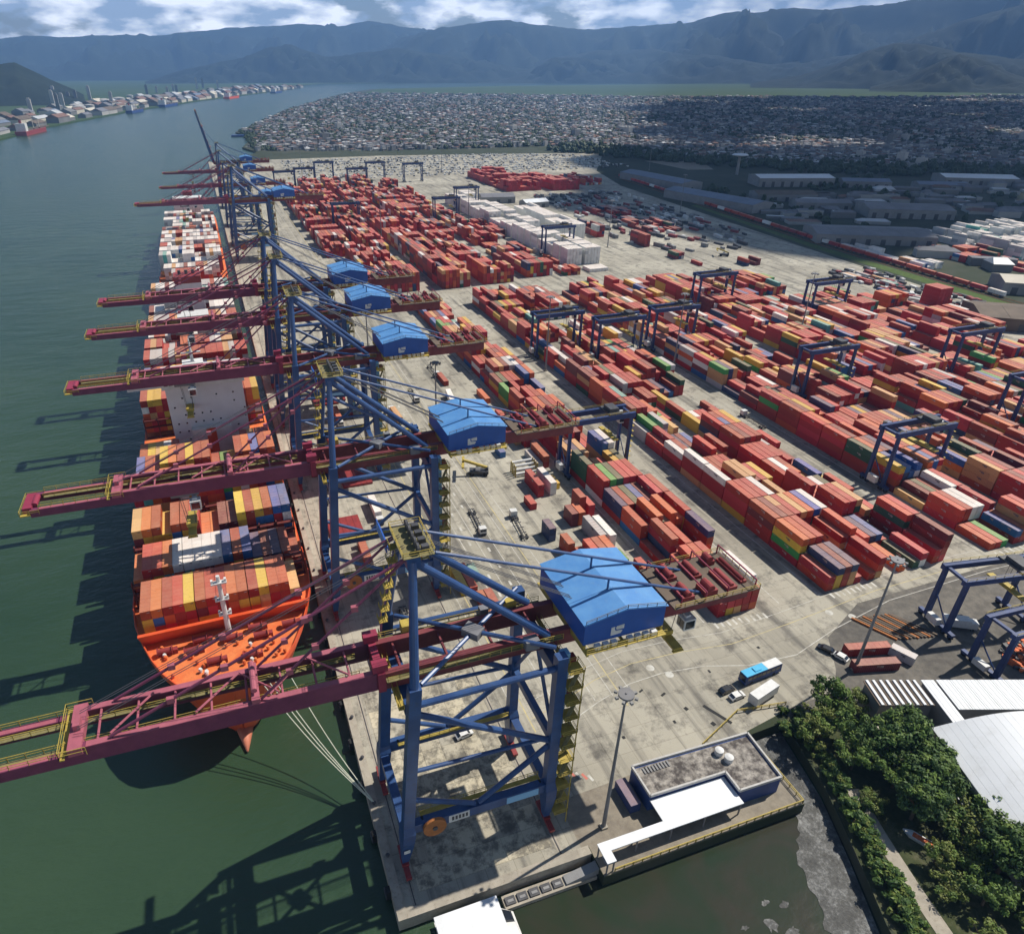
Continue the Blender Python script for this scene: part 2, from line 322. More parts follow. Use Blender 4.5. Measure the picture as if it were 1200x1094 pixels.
PLAIN = [(1000, 4700), (2300, 3600), (3600, 3150), (5600, 3000), (15200, 3000), (15200, 7250), (5000, 6590), (2600, 6290), (1320, 5690)]
struct(MB().sheet(PLAIN, 0.25), 'plain', MT['plain'])

# yard concrete: worn slabs, tyre-dark lanes between the blocks, oil stains
m = bpy.data.materials.new('yard_concrete'); m.use_nodes = True; t = m.node_tree; b = t.nodes['Principled BSDF']; b.inputs['Roughness'].default_value = 0.85; b.inputs['Specular IOR Level'].default_value = 0.3
g = N(t, 'ShaderNodeNewGeometry')
def tex(sc, det=8, ro=0.6, vec=None):
    n = N(t, 'ShaderNodeTexNoise'); n.inputs['Scale'].default_value = sc; n.inputs['Detail'].default_value = det; n.inputs['Roughness'].default_value = ro
    t.links.new(vec if vec else g.outputs['Position'], n.inputs['Vector']); return n.outputs['Fac']
def ramp(f, p0, p1, c0=(0, 0, 0), c1=(1, 1, 1)):
    r = N(t, 'ShaderNodeValToRGB'); r.color_ramp.elements[0].position = p0; r.color_ramp.elements[1].position = p1; r.color_ramp.elements[0].color = (*c0, 1); r.color_ramp.elements[1].color = (*c1, 1)
    t.links.new(f, r.inputs[0]); return r.outputs[0]
def mixc(f, a, bb):
    n = N(t, 'ShaderNodeMix', data_type='RGBA')
    for i, v in ((0, f), (6, a), (7, bb)):
        if isinstance(v, tuple): n.inputs[i].default_value = (*v, 1)
        elif isinstance(v, float): n.inputs[i].default_value = v
        else: t.links.new(v, n.inputs[i])
    return n.outputs[2]
base = ramp(tex(0.02), 0.35, 0.68, (0.30, 0.277, 0.222), (0.50, 0.468, 0.382))
mpp = N(t, 'ShaderNodeMapping'); mpp.inputs['Scale'].default_value = (1.0, 0.06, 1.0); t.links.new(g.outputs['Position'], mpp.inputs[0])
c1 = mixc(M(t, 'MULTIPLY', ramp(tex(0.22, 5, 0.6, mpp.outputs[0]), 0.5, 0.66), 0.75), base, (0.11, 0.103, 0.092))
c2 = mixc(M(t, 'MULTIPLY', ramp(tex(0.16, 9, 0.72), 0.50, 0.66), 0.85), c1, (0.10, 0.092, 0.08))
c3 = mixc(M(t, 'MULTIPLY', ramp(tex(0.8, 9, 0.75), 0.58, 0.75), 0.5), c2, (0.07, 0.065, 0.06))
br = N(t, 'ShaderNodeTexBrick'); br.offset = 0.0; br.inputs['Scale'].default_value = 1.0; br.inputs['Brick Width'].default_value = 6.0; br.inputs['Row Height'].default_value = 6.0; br.inputs['Mortar Size'].default_value = 0.05
br.inputs['Color1'].default_value = (1, 1, 1, 1); br.inputs['Color2'].default_value = (0.86, 0.86, 0.86, 1); br.inputs['Mortar'].default_value = (0.55, 0.53, 0.5, 1)
t.links.new(g.outputs['Position'], br.inputs['Vector'])
mu = N(t, 'ShaderNodeMix', data_type='RGBA', blend_type='MULTIPLY'); mu.inputs['Factor'].default_value = 0.8; t.links.new(c3, mu.inputs[6]); t.links.new(br.outputs['Color'], mu.inputs[7])
t.links.new(mu.outputs[2], b.inputs['Base Color'])
bp = N(t, 'ShaderNodeBump'); bp.inputs['Strength'].default_value = 0.25; bp.inputs['Distance'].default_value = 0.1; t.links.new(tex(1.5), bp.inputs['Height']); t.links.new(bp.outputs[0], b.inputs['Normal'])
MT['concrete'] = m
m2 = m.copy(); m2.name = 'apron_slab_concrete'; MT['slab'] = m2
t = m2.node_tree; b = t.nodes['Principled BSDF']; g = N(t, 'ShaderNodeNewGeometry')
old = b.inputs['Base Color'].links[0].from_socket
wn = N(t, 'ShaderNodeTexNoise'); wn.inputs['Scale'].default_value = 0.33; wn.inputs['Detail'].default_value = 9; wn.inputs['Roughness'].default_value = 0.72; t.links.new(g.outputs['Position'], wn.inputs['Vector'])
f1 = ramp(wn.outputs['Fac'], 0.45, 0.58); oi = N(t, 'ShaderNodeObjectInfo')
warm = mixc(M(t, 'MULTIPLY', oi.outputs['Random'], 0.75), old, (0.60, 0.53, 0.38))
t.links.new(mixc(M(t, 'MULTIPLY', f1, 0.72), warm, (0.075, 0.07, 0.062)), b.inputs['Base Color'])  # stain blotches, deepened in colour for the crane's shade on the slabs
YARD = [(1.2, 1.2), (38, 1.2), (38, 12), (88, 14), (104, 16.5), (118, 17), (124, 23), (131, 33), (150, 41.5), (200, 42), (330, 40), (460, 140), (468, 300), (476, 400), (515, 800), (560, 950), (700, 1180), (300, 1262), (1.2, 1262)]
struct(MB().sheet(YARD, 0.03), 'yard_pavement', MT['concrete'])
struct(MB().sheet([(37.5, 1.0), (39.6, 1.0), (39.6, -5.4), (87.9, -5.4), (87.9, 14.2), (37.5, 12.2)], 0.022), 'dock_pavement', MT['dirt'])
struct(MB().sheet([(101, 14.2), (104, 20), (120, 45), (215, 44), (330, 42), (462, 144), (480, 100), (400, 30), (180, -6), (136, 6), (119, 14)], 0.015), 'dirt_yard', MT['dirt_dark'])
# apron slabs under the nearest cranes: each slab a piece of its own
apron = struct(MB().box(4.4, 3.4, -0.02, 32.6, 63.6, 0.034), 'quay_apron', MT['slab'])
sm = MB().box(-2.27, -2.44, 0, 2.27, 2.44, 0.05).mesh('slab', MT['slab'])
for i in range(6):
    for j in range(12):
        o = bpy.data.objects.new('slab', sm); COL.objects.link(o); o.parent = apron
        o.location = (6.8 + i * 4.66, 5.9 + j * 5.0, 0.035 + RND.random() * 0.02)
# quay edge beam, capping and crane rails
struct(MB().box(-0.6, -0.6, -4.5, 1.2, 1262, 0.28), 'quay_wall', MT['kerb'])
struct(MB().box(1.2, -0.6, -4.5, 39.4, 1.2, 0.22), 'quay_end_wall', MT['kerb'])
rail = MB()
for x in (3.2, 33.6): rail.box(x - 0.5, 1.3, 0.0, x + 0.5, 1255, 0.055); rail.box(x - 0.09, 1.3, 0.055, x + 0.09, 1255, 0.16, 1)
struct(rail, 'crane_rail_track', [MT['kerb'], MT['steel']])
# rubber fenders and bollards along the quay: countable, each a thing
fm = MB().box(-1.5, -0.7, -2.6, -0.61, 0.7, -0.3); fm.box(-1.7, -0.9, -2.2, -1.5, 0.9, -0.8, 1); fmesh = fm.mesh('fender', [MT['rubber'], MT['steel']])
bm_ = MB().tube((0, 0, 0), (0, 0, 0.5), 0.28, 10); bm_.tube((0, 0, 0.5), (0, 0, 0.75), 0.45, 10, 0.3); bmesh_ = bm_.mesh('bollard', MT['steel'])
for k in range(14):
    o = bpy.data.objects.new('fender', fmesh); COL.objects.link(o); o.location = (0, 6 + k * 12, 0)
    tag(o, 'black rubber fender on the quay wall beside the water', 'fender', 'rubber fenders along the quay')
    o = bpy.data.objects.new('mooring_bollard', bmesh_); COL.objects.link(o); o.location = (0.4, 12 + k * 12, 0.28)
    tag(o, 'dark steel mooring bollard on the quay edge', 'bollard', 'bollards along the quay edge')

# painted markings
mk = MB()
for x in (38.5, 44, 49, 54, 59, 64, 69): mk.box(x - 0.1, 34, 0.031, x + 0.1, 950, 0.036)
for x in (41, 66): mk.box(x - 0.14, 30, 0.031, x + 0.14, 950, 0.036, 1)
for (x, y, l) in [(51.5, 60 + 9 * k, 2.2) for k in range(20)]: mk.box(x - .35, y, .031, x + .35, y + l, .036)
for (x, y, l) in [(56.5, 64 + 9 * k, 2.2) for k in range(20)]: mk.box(x - .35, y, .031, x + .35, y + l, .036)
def stripe(pts, wd, mi=0):
    for (a, b_) in zip(pts, pts[1:]): mk.beam((a[0], a[1], 0.034), (b_[0], b_[1], 0.034), wd, 0.006, mi)
road1 = [(40, 27), (50, 30), (60, 33.5), (70, 36), (80, 36.5), (92, 35), (103, 31.5), (118, 30.5), (135, 35), (160, 39.5), (200, 40.5), (300, 38)]
road2 = [(42, 34), (52, 36.5), (62, 40), (74, 42), (88, 41.5), (104, 39.5), (125, 41), (160, 44.3), (200, 45), (300, 43)]
stripe(road1, 0.2); stripe(road2, 0.18, 1); stripe([(x, y + 4.6) for x, y in road2], 0.14)
for k in range(9): mk.cbox(104.5 + k * 2.0, 46.9 - k * .12, 0.031, 0.7, 2.2, 0.005); mk.cbox(145.5 + k * 2.0, 46.6, 0.031, 0.7, 2.2, 0.005)
for k in range(9): mk.cbox(212 + k * 2.2, 45.6, 0.031, 0.7, 2.2, 0.005)
for k in range(7): mk.cbox(40.6 + k * 1.15, 19.4 - k * 0.75, 0.031, 0.6, 1.7, 0.005, 2 if k % 2 else 0, rz=0.3)
for (x, y) in ((78, 39), (81.5, 35.4), (139, 41), (144, 37.5)): mk.tube((x, y, 0.03), (x, y, 0.036), 1.1, 12)
for bx in (102, 128, 142, 191, 208, 257):     # runway edges of the yard gantries
    mk.box(bx - 0.12, 49, 0.031, bx + 0.12, 366, 0.036)
for (x, y, sx, sy_, a) in ((85.2, 20.6, .9, 7.5, .45), (79, 24.5, 1.0, 1.0, .3), (82.5, 18.5, 1.1, 1.1, .3), (76.2, 30.2, .6, 1.6, -1.2), (71.5, 33, .5, 1.4, -1.2), (66, 31, .5, 1.4, -1.1), (92, 33, .6, 1.0, 0), (74, 22, .7, .9, 0), (110, 36, .8, .8, 0), (60, 22, .8, .8, 0)): mk.cbox(x, y, .031, sx, sy_, .008, 3, rz=a)
struct(mk, 'road_markings', [MT['line_white'], MT['line_yellow'], MT['line_red'], MT['rubber']])
# calm murky water of the little basin
m = bpy.data.materials.new('basin_water'); m.use_nodes = True; t = m.node_tree; b = t.nodes['Principled BSDF']; b.inputs['Roughness'].default_value = 0.12; b.inputs['IOR'].default_value = 1.33
g = N(t, 'ShaderNodeNewGeometry'); n1 = N(t, 'ShaderNodeTexNoise'); n1.inputs['Scale'].default_value = 0.07; n1.inputs['Detail'].default_value = 6; n1.inputs['Distortion'].default_value = 1.2; t.links.new(g.outputs['Position'], n1.inputs['Vector'])
r1 = N(t, 'ShaderNodeValToRGB'); r1.color_ramp.elements[0].position = 0.35; r1.color_ramp.elements[0].color = (0.022, 0.036, 0.020, 1); r1.color_ramp.elements[1].position = 0.7; r1.color_ramp.elements[1].color = (0.038, 0.036, 0.026, 1)
t.links.new(n1.outputs['Fac'], r1.inputs[0]); t.links.new(r1.outputs[0], b.inputs['Base Color'])
n2 = N(t, 'ShaderNodeTexNoise'); n2.inputs['Scale'].default_value = 0.5; n2.inputs['Detail'].default_value = 6; t.links.new(g.outputs['Position'], n2.inputs['Vector'])
bp = N(t, 'ShaderNodeBump'); bp.inputs['Strength'].default_value = 0.07; bp.inputs['Distance'].default_value = 0.6; t.links.new(n2.outputs['Fac'], bp.inputs['Height']); t.links.new(bp.outputs[0], b.inputs['Normal'])
MT['basin'] = m
struct(MB().sheet([(20, -1), (39.4, -0.7), (39.4, -5.6), (99, -5.6), (95, -20), (60, -200), (26, -70), (19, -12)], -2.97), 'basin_water', MT['basin'])
# tidal mud bank
mud_r = [(98.5, 13.2), (94.6, -4), (89.6, -17), (84, -30), (78.6, -48), (69.5, -90)]
mud_l = []; pl_ = [(86.5, -5.8), (84, -9), (80, -13), (79.0, -17), (77.0, -22), (75, -28), (70.5, -34), (68.5, -44), (62, -60), (56, -90)]
for a, q in zip(pl_, pl_[1:]):
    for k in range(6):
        f = k / 6; x, y = a[0] + (q[0] - a[0]) * f, a[1] + (q[1] - a[1]) * f; mud_l.append((x + mnoise.noise(Vector((x * .45, y * .45, 1))) * 1.6, y + mnoise.noise(Vector((x * .45, y * .45, 6))) * .5))
struct(MB().sheet([(88.2, -5.7), (88.2, 12.8)] + mud_r + mud_l[::-1], -2.9), 'mud_bank', MT['mud'])
rm_ = random.Random(8)
for (mx_, my_, mr_) in ((66, -22, 2.2), (63.5, -25, 1.5), (69, -24.5, 1.8), (61, -21, .9), (67.5, -18.5, 1.0), (64, -30, 2.6), (71, -20, 1.1), (59, -26, 1.3)):
    pts = [(mx_ + mr_ * rm_.uniform(.35, 1.2) * math.cos(a_ * .449), my_ + mr_ * rm_.uniform(.3, .8) * math.sin(a_ * .449)) for a_ in range(14)]
    struct(MB().sheet(pts, -2.93), 'mud_flat', MT['mud'])
struct(MB().sheet([(99.5, 13.4), (101, 14.2), (119, 13.6), (136, 5.5), (180, -7), (180, -110), (75, -110), (85, -29), (95.6, -4)], 0.008), 'shore_bank', MT['bank'])
# grass verge along the railway
struct(MB().sheet([(472, 230), (486, 230), (494, 420), (484, 420)], 0.06), 'grass_verge', MT['grassland'])
struct(MB().sheet([(484, 420), (494, 420), (520, 640), (512, 640)], 0.06), 'grass_verge', MT['grassland'])
MT['grass_far'] = MT['grassland']

# ------------------------------------------------------------------ mountains and hills
MT['forest_hill'] = ground_mat('forested_slope', [(0.006, 0.012, 0.008), (0.011, 0.019, 0.010), (0.019, 0.028, 0.014)], 0.002, 0.012)
def ridge(name, prof, dist, depth, seed, rough=0.42, step=4):
    us = [u for u, v in prof]; vsx = [v for u, v in prof]
    cols = []; u = us[0]
    while u <= us[-1]: cols.append(u); u += step
    rows = [-1.0 + k / 22 for k in range(23)] + [0.12, 0.3, 0.55, 0.8]
    V = []; F = []
    for u in cols:
        v = float(np.interp(u, us, vsx))
        x, y, zt = far_point(u, v, dist); zt = max(zt, 2.0)
        dx, dy = (x - CAM[0]) / dist, (y - CAM[1]) / dist
        for rr in rows:
            h = 1 - abs(rr) ** 0.8 if rr < 0 else 1 - 0.9 * rr ** 1.2
            px_, py_ = x + dx * depth * rr, y + dy * depth * rr
            q = Vector((px_ / (depth * .42) + seed, py_ / (depth * .42), seed))
            nz = mnoise.ridged_multi_fractal(q, 0.8, 2.1, 6, 1.0, 2.0) - 1.0
            env = math.sin(math.pi * min(1, max(0, rr + 1.0))) if rr < 0 else 0.15
            z = zt * (h + rough * nz * (0.12 + env)) if rr > -0.999 else -6
            if abs(rr) < 1e-6: z = zt * (1 + 0.05 * nz)
            V.append((px_, py_, max(z, -6)))
    nr = len(rows)
    for i in range(len(cols) - 1):
        for k in range(nr - 1): F.append((i * nr + k, (i + 1) * nr + k, (i + 1) * nr + k + 1, i * nr + k + 1))
    o = MB().add(V, F).build(name, MT['forest_hill'], smooth=True); o['kind'] = 'structure'; return o
ridge('mountain_range', [(-220, 46), (0, 45), (60, 43), (120, 42), (200, 41), (250, 36), (310, 32), (380, 29), (430, 27), (470, 31), (540, 40), (640, 44), (760, 50), (900, 60)], 12800, 2300, 3.1)
ridge('mountain_range', [(410, 92), (440, 66), (470, 45), (510, 36), (550, 30), (595, 24), (630, 32), (660, 34), (700, 36), (750, 31), (800, 27), (845, 18), (880, 14), (930, 11), (975, 12), (1030, 6), (1080, 0), (1130, -6), (1200, -14), (1330, -8), (1450, 20)], 10800, 1900, 8.4)
ridge('mountain_range', [(560, 92), (640, 70), (700, 60), (760, 58), (840, 66), (900, 76), (960, 70), (1030, 58), (1090, 40), (1150, 20), (1200, 6), (1300, -8), (1420, 8)], 9400, 1200, 5.2)
ridge('hill', [(170, 96), (215, 82), (255, 74), (285, 68), (310, 58), (333, 52), (352, 57), (380, 67), (420, 63), (465, 58), (510, 64), (550, 70), (600, 79), (660, 88)], 8950, 600, 1.7)
ridge('hill', [(610, 95), (630, 78), (650, 67), (685, 69), (715, 76), (745, 88)], 8600, 400, 2.9)
ridge('hill', [(880, 98), (940, 88), (975, 78), (1010, 63), (1050, 51), (1085, 54), (1120, 62), (1160, 66), (1200, 70), (1290, 62), (1380, 90)], 7600, 1000, 6.6)
ridge('hill', [(1020, 102), (1060, 92), (1090, 78), (1125, 64), (1160, 74), (1190, 88), (1230, 101)], 6500, 600, 4.4)
ridge('hill', [(-160, 78), (-60, 70), (0, 76), (18, 75), (38, 84), (60, 94), (85, 104), (100, 112)], 4300, 600, 9.3, rough=0.12, step=3)

# ------------------------------------------------------------------ ship-to-shore cranes
def rails(mb, p, q, h=1.1, r=0.045, step=2.0):
    """handrail with posts from p to q"""
    p, q = Vector(p), Vector(q); L = (q - p).length; n = max(1, int(L / step))
    mb.beam(p + Vector((0, 0, h)), q + Vector((0, 0, h)), r * 2, r * 2); mb.beam(p + Vector((0, 0, h * .55)), q + Vector((0, 0, h * .55)), r * 1.6, r * 1.6)
    for i in range(n + 1):
        a = p.lerp(q, i / n); mb.beam(a, a + Vector((0, 0, h)), r * 2, r * 2)
def rect(x, y, z, sx, sy): return [(x - sx / 2, y - sy / 2, z), (x + sx / 2, y - sy / 2, z), (x + sx / 2, y + sy / 2, z), (x - sx / 2, y + sy / 2, z)]
GY = 3.7      # girder offset
LY = 9.6      # leg offset
def make_crane(boom_up=False, trolley_x=-22.0):
    c = empty('quay_crane')
    B, MR = MT['crane_blue'], MT['maroon']
    if boom_up: MR = MT['crane_blue']
    # legs
    for sy in (-1, 1):
        y = sy * LY
        mb = MB(); mb.loft([rect(3.3, y, 1.9, 1.3, 1.2), rect(3.9, y, 8.8, 2.3, 3.4), rect(4.2, y, 11.5, 2.4, 3.4), rect(4.3, y, 13.0, 2.1, 2.0), rect(6.7, y, 48.6, 2.1, 2.0)])
        leg = mb.build('leg', B, c)
        if sy < 0:
            MB().box(2.9, y - 1.75, 6.6, 4.1, y - 1.71, 7.5).build('number_plate', MT['white'], leg)
        mb = MB(); mb.loft([rect(33.6, y, 1.9, 1.3, 1.2), rect(33.6, y, 8.8, 2.2, 3.4), rect(33.6, y, 11.5, 2.3, 3.4), rect(33.6, y, 13.0, 2.0, 1.9), rect(33.6, y, 47.0, 2.0, 1.9)])
        mb.build('leg', B, c)
        # side frame
        MB().box(5.0, y - .8, 10.6, 32.6, y + .8, 12.9).build('portal_beam', B, c)
        MB().tube((6.5, y, 44.2), (32.7, y, 44.2), 0.62, 10).build('tie_beam', B, c, smooth=False)
        MB().tube((6.6, y, 42.2), (32.8, y, 25.2), 0.62, 10).build('diagonal_brace', B, c)
        MB().tube((32.8, y, 23.8), (18.6, y, 13.0), 0.55, 10).build('diagonal_brace', B, c)
        MB().tube((5.3, y, 19.8), (17.8, y, 13.0), 0.5, 10).build('diagonal_brace', B, c)
        MB().tube((5.8, y, 27.5), (32.7, y, 26.0), 0.4, 8).build('tie_beam', B, c)
    for x in (3.9, 33.6):
        MB().box(x - .85, -LY + .9, 9.2, x + .85, LY - .9, 11.2).build('sill_beam', B, c)
    MB().box(5.1, -LY + 1.0, 41.4, 7.3, LY - 1.0, 43.9).build('upper_cross_beam', B, c)
    MB().box(32.7, -LY + .95, 41.4, 34.5, LY - .95, 43.9).build('upper_cross_beam', B, c)
    MB().box(33.0, -LY + .95, 24.0, 34.2, LY - .95, 25.6).build('cross_beam', B, c)
    for sy in (-1, 1): MB().tube((33.6, sy * (LY - .6), 26.2), (33.6, 0, 41.2), 0.4, 8).build('cross_brace', B, c)
    # roof X-brace between the frames
    for sy in (-1, 1): MB().tube((8, sy * 8.9, 48.0), (32.8, -sy * 8.9, 48.3 + .25 * sy), 0.42, 8).build('plan_brace', MT['crane_blue'], c)
    MB().cbox(20.4, 0, 47.5, 2.6, 3.4, 1.5, rz=.7).build('brace_node', MT['mast'], c)
    # access walkways on the frames, festoon cable and boom hoist ropes
    for sy in (-1, 1):
        mb = MB(); yy = sy * LY - sy * 1.35
        mb.box(7.0, yy - .5, 12.92, 32.0, yy + .5, 13.02); rails(mb, (7.0, yy - sy * .45, 13.0), (32.0, yy - sy * .45, 13.0), step=2.2); mb.box(7.0, min(yy, sy * LY) , 12.6, 7.4, max(yy, sy * LY), 12.9); mb.box(31.6, min(yy, sy * LY), 12.6, 32.0, max(yy, sy * LY), 12.9); mb.build('frame_walkway', MT['rail_yellow'], c)
    for xx in (4.4, 35.1):
        mb = MB(); mb.box(xx - .5, -LY, 43.92, xx + .5, LY, 44.02); rails(mb, (xx - .45, -LY, 44.0), (xx - .45, LY, 44.0), step=2.0); rails(mb, (xx + .45, -LY, 44.0), (xx + .45, LY, 44.0), step=2.0); mb.build('cross_walkway', MT['rail_yellow'], c)
    mb = MB(); x = 4.0
    while x < 58:
        mb.tube((x, GY + 1.2, 45.6), (x + 1.1, GY + 1.2, 43.8), .07, 4, cap=False); mb.tube((x + 1.1, GY + 1.2, 43.8), (x + 2.2, GY + 1.2, 45.6), .07, 4, cap=False); x += 2.2
    mb.build('festoon_cable', MT['rubber'], c)
    for sy in (-1, 1):
        for k in range(3): MB().tube((9.6, sy * (1.0 + k * .5), 71.3), (39.0, sy * (1.2 + k * .5), 52.6), .07, 5).build('hoist_rope', MT['rope'], c)
        if not boom_up:
            for k in range(2): MB().tube((8.0, sy * (1.2 + k * .6), 71.3), (-44.6, sy * (1.4 + k * .5), 49.4), .06, 5).build('hoist_rope', MT['rope'], c)
    for k, (x, y, z, sx, sy_, sz) in enumerate(((9.5, 5.4, 47.6, 2.4, 2.0, 2.2), (29.5, -5.6, 47.6, 2.6, 1.8, 2.0), (30.0, 5.6, 47.6, 2.0, 1.6, 1.7), (24.5, 5.5, 47.6, 1.6, 1.4, 1.5))): MB().cbox(x, y, z - .9, sx, sy_, sz).build('electrical_cabinet', MT['mast'] if k % 2 else MT['rail_yellow'], c)
    # bogies
    for x in (3.2, 33.6):
        for sy in (-1, 1):
            mb = MB(); mb.box(x - .55, sy * LY - 3.6, 0.95, x + .55, sy * LY + 3.6, 1.55); mb.cbox(x, sy * LY, 1.5, 1.4, 2.2, .5)
            bo = mb.build('bogie', MT['red_steel'], c)
            for k in range(6):
                yy = sy * LY - 3.2 + k * 1.28
                MB().tube((x - .22, yy, .56), (x + .22, yy, .56), .42, 12).build('wheel', MT['steel'], bo)
    # main girders
    for sy in (-1, 1):
        y = sy * GY
        gd = MB().box(3.0, y - .6, 44.0, 78.0, y + .6, 47.5).build('main_girder', MT['girder'], c)
        mb = MB(); mb.box(3.0, y + sy * .61 - .62 + .62 * sy, 46.6, 36, y + sy * .61 + .62 + .62 * sy, 46.72); mb.build('walkway', MT['grating'], gd)
        mb = MB(); rails(mb, (3.2, y + sy * 1.8, 46.7), (36, y + sy * 1.8, 46.7)); mb.build('railing', MT['rail_yellow'], gd)
    for k in range(9):
        x = 6 + k * 8.6
        MB().tube((x, -GY + .5, 46.8), (x, GY - .5, 46.8), 0.28, 6).build('girder_tie', MT['girder'], c)
    # boom
    def boom_xf(mb):
        if boom_up: mb.xf(Matrix.Translation((2.2, 0, 46)) @ Matrix.Rotation(R(78), 4, 'Y') @ Matrix.Translation((-2.2, 0, -46)))
        return mb
    bo = empty('boom'); bo.parent = c
    for sy in (-1, 1):
        y = sy * GY
        mb = MB(); mb.hexa([(-64, y - .55, 45.4), (1.6, y - .6, 44.2), (1.6, y + .6, 44.2), (-64, y + .55, 45.4), (-64, y - .55, 47.0), (-45, y - .6, 47.0), (-45, y + .6, 47.0), (-64, y + .55, 47.0)])
        mb.v = []; mb.f = []; mb.m = []
        prof = [(-64, 45.0), (1.6, 44.2), (1.6, 47.9), (-44, 47.9), (-45, 47.0), (-64, 46.9)]
        n = len(prof); vs = [(x, y - .6, z) for x, z in prof] + [(x, y + .6, z) for x, z in prof]
        mb.add(vs, [tuple(range(n)), tuple(range(2 * n - 1, n - 1, -1))] + [((i + 1) % n, i, n + i, n + (i + 1) % n) for i in range(n)])
        boom_xf(mb).build('boom_girder', MR, bo)
        mb = MB(); mb.box(-62, y - .45, 47.0 - .09, -46, y + .45, 46.98); mb.box(-43.5, y - .55, 47.9, 1, y + .55, 47.98)
        boom_xf(mb).build('sunlit_girder_top', MT['pink'], bo)  # pink strip paints the sunlit look of the maroon girder's top
        mb = MB(); ys = y - sy * 1.15
        mb.box(-62, ys - .5, 46.3, -1, ys + .5, 46.42); boom_xf(mb).build('walkway', MT['grating'], bo)
        mb = MB(); rails(mb, (-62, ys - sy * .45, 46.4), (-1, ys - sy * .45, 46.4), step=2.4); rails(mb, (-62, y + sy * .55, 46.95), (-46, y + sy * .55, 46.95), step=2.4)
        boom_xf(mb).build('railing', MT['rail_yellow'], bo)
    for k in range(8):
        x = -42 + k * 5.6
        boom_xf(MB().tube((x, -GY + .5, 47.6), (x, GY - .5, 47.6), 0.2, 6)).build('boom_tie', MT['pink'], bo)
    for (x0, y0, x1, y1) in ((-40, -3.2, -34, 3.2), (-27.5, -3.2, -20.5, 3.2), (-16, -3.2, -9.6, 3.2), (-20.5, 3.2, -14.5, -3.2), (-9.4, 3.2, -3.0, -3.2)):
        boom_xf(MB().tube((x0, y0, 48.4), (x1, y1, 48.4), 0.2, 6)).build('boom_lattice', MT['pink'], bo)
    mb = MB(); mb.box(-46.0, -4.6, 46.9, -44.0, 4.6, 48.3); mb.box(-45.4, -1.0, 48.3, -44.4, 1.0, 49.4); boom_xf(mb).build('pulley_beam', MT['pink'], bo)
    mb = MB(); mb.box(-47.2, -5.0, 46.9, -46.5, 5.0, 47.1)
    for yy in (-4.9, 4.9): rails(mb, (-47.2, yy, 47.0), (-43.4, yy, 47.0), 1.6)
    rails(mb, (-47.2, -4.9, 47), (-47.2, 4.9, 47), 1.6); boom_xf(mb).build('access_platform', MT['rail_yellow'], bo)
    mb = MB(); mb.box(-18.9, -4.2, 47.98, -17.6, 4.2, 48.9); mb.tube((-18.3, -3.2, 49.9), (-18.3, 3.2, 49.9), .5, 10); boom_xf(mb).build('pulley_beam', MT['pink'], bo)
    mb = MB(); mb.box(-66.2, -4.6, 45.6, -64.0, 4.6, 45.9); mb.box(-65.6, -3.6, 45.9, -63.6, 3.6, 47.3, 1); mb.tube((-63.2, -2.2, 47.0), (-63.2, 2.2, 47.0), .7, 12, mi=1)
    boom_xf(mb).build('boom_tip', [MT['rail_yellow'], MT['crimson']], bo)
    mb = MB(); rails(mb, (-66.2, -4.6, 45.9), (-66.2, 4.6, 45.9))
    for yy in (-4.6, 4.6): rails(mb, (-66.2, yy, 45.9), (-62, yy, 45.9))
    boom_xf(mb).build('railing', MT['rail_yellow'], bo)
    mb = MB(); mb.box(1.62, -5.0, 44.2, 2.95, 5.0, 48.4); mb.cbox(2.2, -3.7, 48.4, 2.6, 1.7, 1.5); mb.cbox(2.2, 3.7, 48.4, 2.6, 1.7, 1.5); mb.build('hinge_beam', MT['crimson'], c)
    # A-frame
    AP = (8.6, 70.0)
    for sy in (-1, 1):
        MB().tube((6.7, sy * LY, 48.2), (AP[0], sy * 4.1, AP[1]), 0.85, 12, 0.7).build('mast', B, c)
        MB().tube((AP[0] + .4, sy * 3.6, AP[1] - .6), (33.2, sy * 4.7, 47.6), 0.72, 12).build('back_brace', B, c)
        MB().tube((AP[0] + 1.2, sy * 3.0, AP[1] + 1.2), (66.8, sy * GY, 47.7), 0.28, 8).build('back_stay', MT['crane_blue'], c)
        MB().tube((45.5, sy * 3.25, 53.2), (45.5, sy * 3.25, 56.2), .2, 6).build('stay_prop', B, c)
        if not boom_up:
            for (xa, rr) in ((-40.0, .26), (-17.4, .24)):
                st = MB().tube((AP[0] - .8, sy * 3.3, AP[1] + .2), (xa, sy * GY, 48.3), rr, 8).build('fore_stay', MR, c)
                a, q = Vector((AP[0] - .8, sy * 3.3, AP[1] + .2)), Vector((xa, sy * GY, 48.3))
                for f in (.35, .62, .8): MB().cbox(*(a.lerp(q, f) - Vector((0, 0, .5))), 1.1, .7, 1.0).build('stay_link', MT['pink'], st)
        else:
            MB().tube((AP[0] - .8, sy * 3.3, AP[1] + .2), (-7.6, sy * GY, 92), .24, 8).build('fore_stay', MR, c)
    MB().box(AP[0] - 1.0, -4.6, AP[1] - 1.2, AP[0] + 1.2, 4.6, AP[1] + .9).build('apex_beam', B, c)
    MB().box(AP[0] - 1.6, -4.6, AP[1] + .92, AP[0] + 3.6, 4.6, AP[1] + 1.0).build('apex_floor', MT['grating'], c)
    mb = MB()
    for k in range(5): mb.tube((AP[0] + .9, -3.4 + k * 1.7, AP[1] + 1.9), (AP[0] + 1.3, -3.4 + k * 1.7, AP[1] + 1.9), .85, 12)
    for k in range(4): mb.cbox(AP[0] + 2.4, -3 + k * 2.0, AP[1] + 1.0, 1.2, .9, .9)
    mb.build('sheaves', MT['steel'], c); mb = MB()
